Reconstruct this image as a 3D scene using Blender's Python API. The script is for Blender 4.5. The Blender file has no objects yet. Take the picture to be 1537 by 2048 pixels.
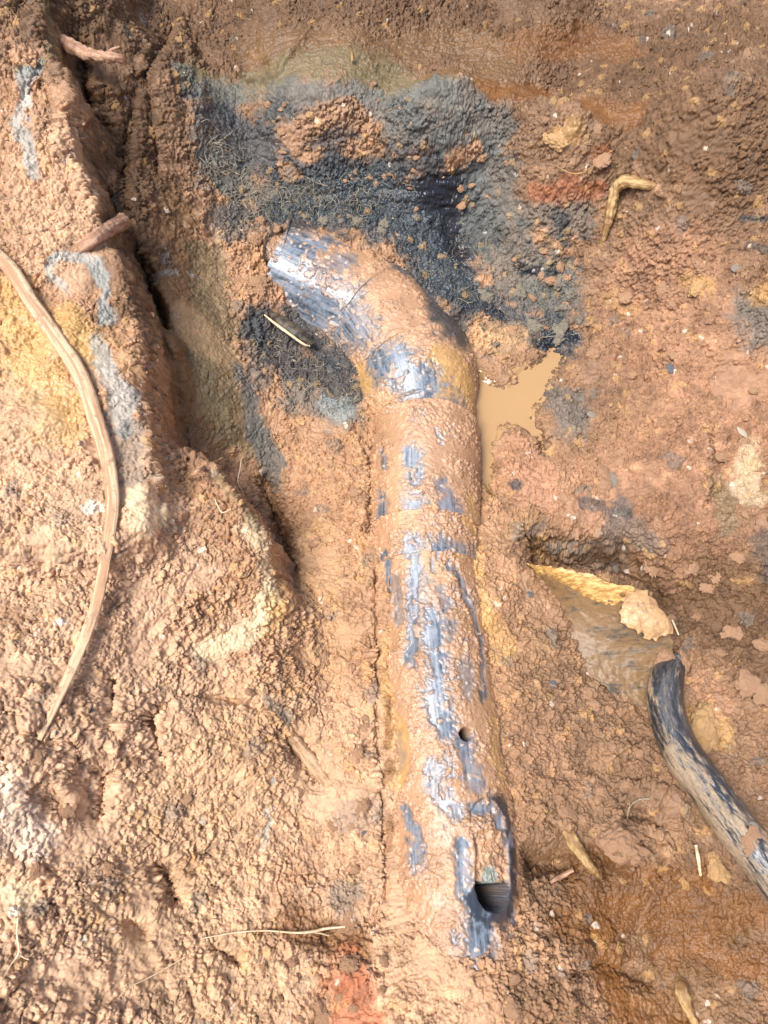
import bpy, math, random
import numpy as np
from concurrent.futures import ThreadPoolExecutor
from mathutils import Vector

# ------------------------------------------------------------------ camera, sky, sun, exposure
S = bpy.context.scene
C = S.collection
TILT = math.radians(24)
F_PX, CXP, CYP = 1540.0, 768.5, 1024.0
CAM = np.array([0.0, -0.305, 0.685])
cd = bpy.data.cameras.new('camera'); co = bpy.data.objects.new('camera', cd); C.objects.link(co)
co.location = CAM; co.rotation_euler = (TILT, 0, 0)
cd.sensor_fit = 'HORIZONTAL'; cd.sensor_width = 36; cd.lens = 36 * F_PX / 1537
cd.clip_start = 0.01; cd.clip_end = 200
S.camera = co
SUN_EL, SUN_AZ = math.radians(66), math.radians(240)      # azimuth clockwise from +Y
w = bpy.data.worlds.new('World'); S.world = w; w.use_nodes = True
nt = w.node_tree; bg = nt.nodes['Background']
sky = nt.nodes.new('ShaderNodeTexSky'); sky.sky_type = 'NISHITA'; sky.sun_disc = False
sky.sun_elevation = SUN_EL; sky.sun_rotation = SUN_AZ
sky.air_density = 1.0; sky.dust_density = 2.5
nt.links.new(sky.outputs[0], bg.inputs[0]); bg.inputs[1].default_value = 0.13
sd = bpy.data.lights.new('sun', 'SUN'); so = bpy.data.objects.new('sun', sd); C.objects.link(so)
sd.energy = 3.2; sd.angle = math.radians(26); sd.color = (1.0, 0.985, 0.96)
sv = Vector((math.cos(SUN_EL) * math.sin(SUN_AZ), math.cos(SUN_EL) * math.cos(SUN_AZ), math.sin(SUN_EL)))
so.rotation_euler = sv.to_track_quat('Z', 'Y').to_euler(); so.location = (-1, -1, 3)
S.view_settings.view_transform = 'Standard'; S.view_settings.look = 'None'
S.view_settings.gamma = 1; S.view_settings.use_curve_mapping = False
S.view_settings.exposure = 0.80

# ------------------------------------------------------------------ maths
f32 = np.float32
AXR = np.array([1.0, 0, 0]); AXU = np.array([0, math.cos(TILT), math.sin(TILT)]); AXF = np.array([0, math.sin(TILT), -math.cos(TILT)])
def ray(px, py):
    d = AXF + AXR * (px - CXP) / F_PX - AXU * (py - CYP) / F_PX
    return d / np.linalg.norm(d)
def at_z(px, py, z):
    d = ray(px, py); t = (z - CAM[2]) / d[2]
    return CAM + d * t
def project(P):
    q = P - CAM; dep = q @ AXF
    return CXP + F_PX * (q @ AXR) / dep, CYP - F_PX * (q @ AXU) / dep, dep
POOL = ThreadPoolExecutor(4)
def par(fn, P, *a):
    n = len(P); k = max(1, min(64, n // 30000))
    ch = np.array_split(P, k)
    out = list(POOL.map(lambda c: fn(c, *a), ch))
    if isinstance(out[0], tuple): return tuple(np.concatenate(z) for z in zip(*out))
    return np.concatenate(out)
def hsh(x, y, z, s):
    h = (x.astype(np.uint32) * np.uint32(73856093)) ^ (y.astype(np.uint32) * np.uint32(19349663)) ^ (z.astype(np.uint32) * np.uint32(83492791)) ^ np.uint32(s * 2654435761 % 4294967296)
    h ^= h >> np.uint32(15); h *= np.uint32(0x85ebca6b); h ^= h >> np.uint32(13); h *= np.uint32(0xc2b2ae35); h ^= h >> np.uint32(16)
    return h
def hf(h): return (h & np.uint32(0xffffff)).astype(f32) * f32(1 / 16777216)
def _vn(P, sc, seed):
    q = P.astype(f32) * f32(sc) + f32(1000.5); i = np.floor(q).astype(np.int32); f = q - i; f = f * f * (3 - 2 * f)
    r = 0
    for dx in (0, 1):
        wx = f[:, 0] if dx else 1 - f[:, 0]
        for dy in (0, 1):
            wy = f[:, 1] if dy else 1 - f[:, 1]
            for dz in (0, 1):
                wz = f[:, 2] if dz else 1 - f[:, 2]
                r = r + wx * wy * wz * hf(hsh(i[:, 0] + dx, i[:, 1] + dy, i[:, 2] + dz, seed))
    return r * 2 - 1
def vn(P, size, seed=1, octv=1, gain=.5):
    sc = 1.0 / np.asarray(size, dtype=float); r = 0; a = 1; t = 0
    for o in range(octv):
        r = r + a * par(_vn, P * sc * (2 ** o), 1.0, seed + 17 * o); t += a; a *= gain
    return r / t
def _wl(P, seed):
    q = P.astype(f32) + f32(1000.5); i = np.floor(q).astype(np.int32); n = len(q)
    f1 = np.full(n, 9, f32); f2 = np.full(n, 9, f32); idr = np.zeros(n, f32)
    for dx in (-1, 0, 1):
        for dy in (-1, 0, 1):
            for dz in (-1, 0, 1):
                cx, cy, cz = i[:, 0] + dx, i[:, 1] + dy, i[:, 2] + dz
                h = hsh(cx, cy, cz, seed)
                ax = (h & np.uint32(1023)).astype(f32) / 1023; ay = ((h >> np.uint32(10)) & np.uint32(1023)).astype(f32) / 1023; az = ((h >> np.uint32(20)) & np.uint32(1023)).astype(f32) / 1023
                d = (cx + ax - q[:, 0]) ** 2 + (cy + ay - q[:, 1]) ** 2 + (cz + az - q[:, 2]) ** 2
                m = d < f1
                f2 = np.where(m, f1, np.minimum(f2, d)); f1 = np.where(m, d, f1)
                idr = np.where(m, hf(h * np.uint32(2246822519)), idr)
    return np.sqrt(f1), np.sqrt(f2), idr
def worley(P, size, seed): return par(_wl, P / size, seed)
def sst(a, b, x):
    t = np.clip((x - a) / (b - a), 0, 1); return t * t * (3 - 2 * t)

# ------------------------------------------------------------------ large form of the dug pit (world metres)
# control points: where a spot of the pit surface lies and how high above the pipe bed it is
PTS = [  # floor, back wall, right slope
 (300,-60,.25),(600,-60,.25),(900,-60,.26),(1200,-60,.28),(1537,-60,.31),(1300,10,.23),(1500,10,.26),(1000,0,.215),(700,0,.205),(100,-60,.24),(-80,100,.2),
 (560,60,.165),(800,50,.165),(1050,60,.16),(1300,90,.17),(1500,140,.19),
 (180,150,.175),(210,330,.16),(260,250,.14),(330,150,.14),(400,120,.135),(250,470,.145),(300,620,.135),
 (420,190,.10),(600,170,.115),(800,170,.11),(1000,190,.10),(1230,220,.09),(1350,260,.105),(1500,320,.14),(1600,500,.14),
 (440,270,.06),(500,340,.03),(650,300,.045),(800,290,.045),(950,300,.04),(1100,330,.035),(1200,360,.045),
 (320,400,.11),(400,400,.065),(340,600,.105),(400,600,.062),(440,640,.035),(310,690,.12),(440,520,.05),(462,600,.03),(340,760,.09),(420,760,.042),(480,760,.008),(430,870,.02),(520,930,-.005),
 (560,410,.042),(640,425,.040),(720,410,.040),(860,440,.030),(930,560,.022),(950,470,-.005),(1050,480,.01),(1180,480,.03),(1300,480,.055),(1450,600,.085),
 (560,700,.0),(650,780,.008),(600,900,.008),(700,900,.012),(1000,640,.005),(1100,640,.012),(1250,700,.03),(1400,800,.05),(1600,800,.07),
 (1030,780,-.009),(975,770,-.008),(975,900,-.003),(1010,850,-.006),(1160,740,.012),(1150,830,.012),(1170,680,.016),(1130,920,.012),(1040,940,.006),(1010,700,.004),(1085,760,-.006),(1100,800,.004),(1010,1010,.006),(1080,960,.008),(1200,900,.022),(1400,1000,.04),(1600,1050,.045),
 (570,1090,-.02),(640,1100,.006),(700,1200,.014),(610,1250,.012),(680,1400,.018),(700,1550,.016),(640,1650,.02),(700,1750,.012),
 (730,1000,.032),(735,1200,.034),(742,1400,.034),(752,1600,.032),(700,1100,.022),(700,1300,.022),(975,1000,.010),(985,1150,.026),(1030,1300,.025),(1050,1450,.025),(1062,1600,.022),(1080,1300,.014),(1160,1230,-.012),(1250,1330,-.022),(1200,1100,.015),(1180,1460,.006),(1200,1560,.01),(1400,1200,-.01),(1470,1350,.0),(1600,1300,.02),
 (1380,1500,.01),(1450,1800,-.01),(1250,1660,.012),(1100,1580,.005),(1090,1820,.02),(1100,1960,.03),(1220,1850,-.02),(1300,2000,-.03),(1450,1950,-.02),(1600,1700,.01),(1600,2100,.0),
 (860,2020,.052),(960,2030,.05),(760,1900,.03),(700,2000,.025),(900,2150,.07),(1200,2150,.0),
]
TOPS = [  # the near bank, upper block then lower mass
 (-100,-80,.25),(60,0,.235),(60,200,.215),(150,400,.185),(40,450,.20),(230,650,.155),(80,750,.175),(200,900,.15),(280,1000,.135),(0,1000,.175)]
LOW = [
 (150,1050,.145),(320,950,.115),(430,960,.095),(480,1040,.09),(330,1150,.115),(500,1180,.085),(540,1250,.055),(100,1300,.145),(330,1400,.085),(540,1440,.036),(560,1360,.045),(60,1700,.12),(300,1700,.065),
 (520,1620,.027),(440,1850,.04),(600,1800,.022),(100,2000,.10),(350,2050,.06),(600,2050,.032),(-100,1500,.18),(-100,2100,.17)]
def field(pts, sig):
    W = np.array([at_z(*p) for p in pts])
    def g(X, Y):
        n = 0.0; d = 1e-9
        for x, y, z in W:
            r2 = (X - x) ** 2 + (Y - y) ** 2
            k = np.exp(-r2 / (2 * sig * sig)) + 1e-4 / (1 + (r2 / sig ** 2) ** 2)
            n = n + k * z; d = d + k
        return n / d
    return g
gF, gT, gL = field(PTS, .036), field(TOPS, .06), field(LOW, .045)
def poly_sd(X, Y, V):
    d = np.full(X.shape, 1e9); ins = np.zeros(X.shape, bool); n = len(V)
    for k in range(n):
        (ax, ay), (bx, by) = V[k], V[(k + 1) % n]
        ex, ey = bx - ax, by - ay
        t = np.clip(((X - ax) * ex + (Y - ay) * ey) / (ex * ex + ey * ey + 1e-12), 0, 1)
        d = np.minimum(d, (X - ax - t * ex) ** 2 + (Y - ay - t * ey) ** 2)
        c = (ay > Y) != (by > Y)
        ins ^= c & (X < (bx - ax) * (Y - ay) / (by - ay + 1e-12) + ax)
    d = np.sqrt(d)
    return np.where(ins, d, -d)
EDGE_T = [(90,-80,.235),(108,20,.225),(110,130,.215),(148,200,.205),(168,330,.19),(195,385,.18),(197,455,.18),(250,520,.17),(296,600,.16),(300,680,.155),(286,760,.15),(302,830,.145),(306,930,.14),(318,1010,.132),(300,1080,.135),(200,1110,.15)]
EDGE_L = [(290,860,.12),(350,880,.11),(430,925,.095),(500,1010,.085),(548,1080,.078),(560,1160,.07),(566,1230,.055),(562,1290,.048),(562,1370,.043),(582,1450,.036),(572,1530,.032),(555,1640,.027),(560,1760,.025),(600,1900,.028),(640,2070,.03),(660,2200,.03)]
polyT = [tuple(at_z(*p)[:2]) for p in EDGE_T] + [(-1.2, at_z(200,1110,.15)[1]), (-1.2, 1.5), (polyx := at_z(90,-80,.235)[0], 1.5)]
polyL = [tuple(at_z(*p)[:2]) for p in EDGE_L] + [(at_z(*EDGE_L[-1])[0], -1.2), (-1.2, -1.2), (-1.2, at_z(290,860,.12)[1])]
# dents, lumps, cracks: polyline, radius px, depth
CUTS = [
 ([(1120,705),(1090,745),(1060,790)],26,-.013),([(1045,835),(1078,870),(1088,905)],11,-.013),([(965,850),(968,930),(985,985)],15,-.016),([(935,735),(950,790)],14,-.010),([(1000,800),(1040,830)],24,-.008),
 ([(1075,1735),(1125,1728)],34,-.034),([(1075,1095),(1150,1098),(1240,1110)],36,-.05),([(1240,1130),(1340,1180)],24,-.03),([(1380,1190),(1470,1260)],50,-.022),([(1330,1290),(1350,1330)],22,-.018),
 ([(520,960),(560,1050),(570,1150)],20,-.035),([(75,1580),(100,1615)],26,-.022),([(190,1540),(178,1620)],26,-.022),([(312,1735),(335,1795)],22,-.024),([(250,1850),(280,1870)],18,-.012),([(430,1905),(470,1930)],14,-.012),
 ([(290,1450),(315,1412),(370,1390),(440,1392),(520,1425)],9,-.010),([(420,1500),(470,1520)],90,.010),([(140,1490),(150,1560)],18,-.012),([(215,1360),(212,1460)],9,-.012),([(60,1475),(90,1480)],16,-.012),([(300,1430),(315,1530)],9,-.009),
 ([(590,1490),(640,1560)],24,-.012),([(255,470),(308,600),(312,680),(300,780),(318,860)],16,-.045),([(205,360),(215,480)],12,-.03),([(130,60),(150,160),(190,240)],22,-.03),
 ([(280,150),(240,300),(250,420)],12,-.012),([(330,60),(300,220),(310,330)],10,-.010),([(320,880),(322,1000)],12,-.012),
 ([(620,60),(560,150),(480,150)],8,.006),([(140,380),(150,420)],10,-.004),([(860,1330),(850,1340)],3,0),
 ([(1270,250),(1200,330),(1180,400)],14,-.008),([(1430,870),(1440,960),(1410,1010)],11,-.008),([(1260,1620),(1330,1650)],20,-.016),([(1200,1700),(1215,1740)],14,-.01),
 ([(880,420),(915,480)],30,-.008),([(1045,530),(1080,540)],10,-.008),([(1140,470),(1200,480)],12,-.006),([(1120,650),(1180,655)],8,-.008),
 ([(1100,725),(1055,760),(1020,830),(975,790)],24,-.007),([(1010,830),(960,860),(975,960)],19,-.007),([(1060,850),(1085,890)],13,-.007),
 ([(1020,870),(1045,900)],20,.006),([(990,740),(1010,760)],16,.007),([(1120,830),(1140,900)],24,.005),([(1050,980),(1120,990)],50,.008),
 ([(740,900),(745,1060)],10,-.010),([(955,900),(950,1060)],7,-.010),([(925,740),(945,830)],9,-.010),([(750,1150),(755,1400),(765,1600),(775,1800)],7,-.006),
 ([(760,1840),(700,1860),(650,1880)],26,-.010),([(640,1940),(720,1960)],34,.006),([(1150,1950),(1200,1930),(1300,1960)],16,-.008),([(1240,1720),(1230,1700)],20,.010),
 ([(1172,1850),(1190,1900)],10,-.005),([(30,870),(100,850)],40,.006),([(150,650),(130,700)],40,.010),([(400,120),(380,60)],16,-.01),([(110,1130),(60,1180)],26,-.006),
 ([(1320,330),(1260,420),(1240,520)],20,-.006),([(1180,1540),(1300,1560)],12,-.005),([(1000,1010),(1050,1000),(1110,1030)],9,-.004),
 ([(1320,480),(1380,520)],30,.006),([(1150,280),(1200,300)],25,.008),([(1090,375),(1190,372)],20,.008),([(1140,270),(1150,260)],18,.006),([(1200,310),(1200,330)],20,.007),
]
GX0, GY0, GS, GN = -.8, -.7, .002, 800
gx = GX0 + GS * np.arange(GN); gy = GY0 + GS * np.arange(GN)
MX, MY = np.meshgrid(gx, gy, indexing='ij')
def rfl(a): return a.reshape(MX.shape)
P2 = np.stack([MX.ravel(), MY.ravel(), np.zeros(MX.size)], 1)
wx = rfl(vn(P2, .05, 3, 3)) * .008 + rfl(vn(P2, .012, 7, 2)) * .0035; wy = rfl(vn(P2, .05, 5, 3)) * .008 + rfl(vn(P2, .012, 9, 2)) * .0035
MZ = gF(MX, MY)
sT = poly_sd(MX + wx, MY + wy, polyT); sL = poly_sd(MX + wx, MY + wy, polyL)
wl_ = sst(-.05, -.16, MY); mL = sst(-1, 1, (sL + .003 + .004 * wl_) / (.009 + .022 * wl_)); MZ = MZ * (1 - mL) + gL(MX, MY) * mL
mT = sst(-.014, .005, sT); MZ = MZ * (1 - mT) + gT(MX, MY) * mT
def zat(X, Y, G=None):
    G = MZ if G is None else G
    fx = np.clip((X - GX0) / GS, 0, GN - 1.001); fy = np.clip((Y - GY0) / GS, 0, GN - 1.001)
    i = fx.astype(int); j = fy.astype(int); fx = fx - i; fy = fy - j
    return (G[i, j] * (1 - fx) + G[i + 1, j] * fx) * (1 - fy) + (G[i, j + 1] * (1 - fx) + G[i + 1, j + 1] * fx) * fy
def surf(px, py):
    d = ray(px, py); t = np.linspace(.25, 1.5, 2500)
    Q = CAM + d * t[:, None]; b = np.nonzero(Q[:, 2] < zat(Q[:, 0], Q[:, 1]))[0]
    return Q[b[0]] if len(b) else Q[-1]
def seg_d(P, W, box):
    """distance (3-D) from points P to chain W, only inside the box radius"""
    d = np.full(len(P), 1e3, f32)
    W = np.array(W); lo = W.min(0) - box; hi = W.max(0) + box
    m = np.nonzero(((P[:, :2] > lo[:2]) & (P[:, :2] < hi[:2])).all(1))[0]
    if not len(m): return d
    Q = P[m]; r = np.full(len(m), 1e3)
    if len(W) == 1: r = np.linalg.norm(Q - W[0], axis=1)
    for a, b in zip(W[:-1], W[1:]):
        e = b - a; t = np.clip(((Q - a) @ e) / (e @ e + 1e-12), 0, 1)
        r = np.minimum(r, np.linalg.norm(Q - a - t[:, None] * e, axis=1))
    d[m] = r
    return d
for chain, rpx, dz in CUTS:
    W = [surf(*p) for p in chain]; dep = np.mean([(q - CAM) @ AXF for q in W]); r = rpx * dep / F_PX
    W = [np.array([q[0], q[1], 0]) for q in W]
    d = rfl(seg_d(P2 + np.stack([wx.ravel(), wy.ravel(), 0 * wx.ravel()], 1) * .5, W, r * 3))
    MZ = MZ + dz * np.exp(-(d / r) ** 2 * 1.2)
gx_i = None
# rough medium relief and the plain rising beyond the pit
rid = 1 - np.abs(rfl(vn(P2, (.035, .12, .05), 31, 3)))
MZ = MZ + rfl(vn(P2, .07, 21, 4, .55)) * (.008 - .0055 * sst(.05, .16, MY))
wallB = sst(.18, .30, MY) * sst(-.16, -.22, MX)
MZ = MZ + wallB * (rid - .7) * .03
WATER_Z = -.0024

# ------------------------------------------------------------------ materials
def mat(name):
    m = bpy.data.materials.new(name); m.use_nodes = True
    return m, m.node_tree.nodes, m.node_tree.links, m.node_tree.nodes['Principled BSDF']
def noise(N, L, vec, scale, detail=4, rough=.6):
    n = N.new('ShaderNodeTexNoise'); n.inputs['Scale'].default_value = scale; n.inputs['Detail'].default_value = detail; n.inputs['Roughness'].default_value = rough
    if vec: L.new(vec, n.inputs['Vector'])
    return n
def math_(N, L, op, a, b, c=None):
    n = N.new('ShaderNodeMath'); n.operation = op
    for k, v in enumerate((a, b, c)):
        if v is None: continue
        if hasattr(v, 'links'): L.new(v, n.inputs[k])
        else: n.inputs[k].default_value = v
    return n.outputs[0]
def muddy(name, ior=1.45, bump=.0009, aniso=False):
    """colour, wetness and grain are vertex attributes; fine grain and speckle are noise nodes"""
    m, N, L, B = mat(name)
    tc = N.new('ShaderNodeTexCoord').outputs['Object']
    at = N.new('ShaderNodeAttribute'); at.attribute_name = 'tint'
    aw = N.new('ShaderNodeAttribute'); aw.attribute_name = 'wet'
    ag = N.new('ShaderNodeAttribute'); ag.attribute_name = 'grain'
    n1 = noise(N, L, tc, 420, 5, .65); n2 = noise(N, L, tc, 1300, 3, .6); n3 = noise(N, L, tc, 90, 4, .6)
    v1 = math_(N, L, 'MULTIPLY_ADD', n1.outputs[0], 1.1, .45); v2 = math_(N, L, 'MULTIPLY_ADD', n2.outputs[0], .5, .75); v3 = math_(N, L, 'MULTIPLY_ADD', n3.outputs[0], .5, .75)
    v = math_(N, L, 'MULTIPLY', math_(N, L, 'MULTIPLY', v1, v2), v3)
    vg = N.new('ShaderNodeMix'); vg.data_type = 'FLOAT'; L.new(ag.outputs['Fac'], vg.inputs[0]); vg.inputs[2].default_value = .95; L.new(v, vg.inputs[3])
    sc = N.new('ShaderNodeVectorMath'); sc.operation = 'SCALE'; L.new(at.outputs['Color'], sc.inputs[0]); L.new(vg.outputs[0], sc.inputs['Scale'])
    L.new(sc.outputs[0], B.inputs['Base Color'])
    mr = N.new('ShaderNodeMapRange'); L.new(aw.outputs['Fac'], mr.inputs[0]); mr.inputs[3].default_value = .72; mr.inputs[4].default_value = .16
    rr = math_(N, L, 'MULTIPLY_ADD', n1.outputs[0], .3, -.15)
    L.new(math_(N, L, 'ADD', mr.outputs[0], rr), B.inputs['Roughness'])
    B.inputs['IOR'].default_value = ior
    bp = N.new('ShaderNodeBump'); bp.inputs['Distance'].default_value = bump
    hh = math_(N, L, 'ADD', n1.outputs[0], math_(N, L, 'MULTIPLY', n2.outputs[0], .5))
    L.new(hh, bp.inputs['Height']); L.new(math_(N, L, 'MULTIPLY_ADD', ag.outputs['Fac'], .85, .12), bp.inputs['Strength'])
    L.new(bp.outputs[0], B.inputs['Normal'])
    if aniso:
        ta = N.new('ShaderNodeAttribute'); ta.attribute_name = 'axis'
        L.new(ta.outputs['Vector'], B.inputs['Tangent'])
        L.new(math_(N, L, 'MULTIPLY_ADD', ag.outputs['Fac'], -.95, .95), B.inputs['Anisotropic'])
    return m
M_SOIL = muddy('wet_clay_soil')
M_PIPE = muddy('muddy_black_plastic', 1.75, .0006, True)
def simple(name, col, rough, sc=300, var=.5, bump=.0006, stretch=None):
    m, N, L, B = mat(name)
    tc = N.new('ShaderNodeTexCoord').outputs['Object']
    n1 = noise(N, L, tc, sc, 5, .65); n2 = noise(N, L, tc, sc * .25, 3, .6)
    v = math_(N, L, 'MULTIPLY', math_(N, L, 'MULTIPLY_ADD', n1.outputs[0], var * 2, 1 - var), math_(N, L, 'MULTIPLY_ADD', n2.outputs[0], var, 1 - var / 2))
    s = N.new('ShaderNodeVectorMath'); s.operation = 'SCALE'; s.inputs[0].default_value = col; L.new(v, s.inputs['Scale']); L.new(s.outputs[0], B.inputs['Base Color'])
    B.inputs['Roughness'].default_value = rough
    bp = N.new('ShaderNodeBump'); bp.inputs['Distance'].default_value = bump; bp.inputs['Strength'].default_value = .8; L.new(n1.outputs[0], bp.inputs['Height']); L.new(bp.outputs[0], B.inputs['Normal'])
    return m
M_WATER = simple('muddy_water', (.37, .22, .095), .02, 25, .06, .0002)
M_WATER.node_tree.nodes['Principled BSDF'].inputs['IOR'].default_value = 1.6
M_STONE = simple('grey_stone', (.25, .21, .16), .5, 300, .7, .001)
M_PALE = simple('pale_stone', (.50, .40, .29), .45, 300, .5, .001)
M_DARKST = simple('dark_stone', (.10, .10, .11), .4, 300, .4)

# ------------------------------------------------------------------ mesh helpers
def mesh_obj(name, V, Fq, material, parent=None, attrs=None, smooth=True):
    V = np.ascontiguousarray(V, dtype=f32); Fq = np.asarray(Fq, dtype=np.int32)
    k = Fq.shape[1]; me = bpy.data.meshes.new(name)
    me.vertices.add(len(V)); me.vertices.foreach_set('co', V.ravel())
    me.loops.add(Fq.size); me.loops.foreach_set('vertex_index', Fq.ravel())
    me.polygons.add(len(Fq)); me.polygons.foreach_set('loop_start', np.arange(0, Fq.size, k, dtype=np.int32))
    me.update(calc_edges=True)
    if smooth: me.polygons.foreach_set('use_smooth', np.ones(len(Fq), bool))
    for n, a in (attrs or {}).items():
        if a.ndim == 2:
            t = me.attributes.new(n, 'FLOAT_COLOR', 'POINT'); a = a if n == 'tint' else a; t.data.foreach_set('color', np.concatenate([a, np.ones((len(a), 1))], 1).astype(f32).ravel())
        else:
            t = me.attributes.new(n, 'FLOAT', 'POINT'); t.data.foreach_set('value', a.astype(f32))
    me.materials.append(material)
    o = bpy.data.objects.new(name, me); C.objects.link(o)
    if parent: o.parent = parent
    return o
def grid_faces(nu, nv, wrap=False):
    a = np.arange(nu * nv).reshape(nu, nv)
    if wrap: a = np.concatenate([a, a[:, :1]], 1)
    return np.stack([a[:-1, :-1].ravel(), a[1:, :-1].ravel(), a[1:, 1:].ravel(), a[:-1, 1:].ravel()], 1)
def tag(o, label=None, cat=None, group=None, kind=None):
    for k, v in (('label', label), ('category', cat), ('group', group), ('kind', kind)):
        if v: o[k] = v
    return o
def empty(name, loc):
    o = bpy.data.objects.new(name, None); C.objects.link(o); o.location = loc; o.empty_display_size = .02
    return o

# ------------------------------------------------------------------ soil colours (albedo, some with light or shade painted in)
K = dict(lit_soil=(.60,.382,.230), dim_soil=(.18,.100,.052), soil=(.40,.220,.114), grey=(.12,.12,.105), dgrey=(.038,.045,.049), black=(.011,.014,.020), blue=(.30,.34,.32), olive=(.16,.118,.055), brown=(.155,.080,.030),
         ochre=(.52,.30,.10), orange=(.18,.070,.015), red=(.38,.12,.05), cream=(.70,.56,.34), pink=(.42,.215,.12), white=(.80,.66,.52), shaded_soil=(.125,.063,.027), tan=(.50,.31,.155))
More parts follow.
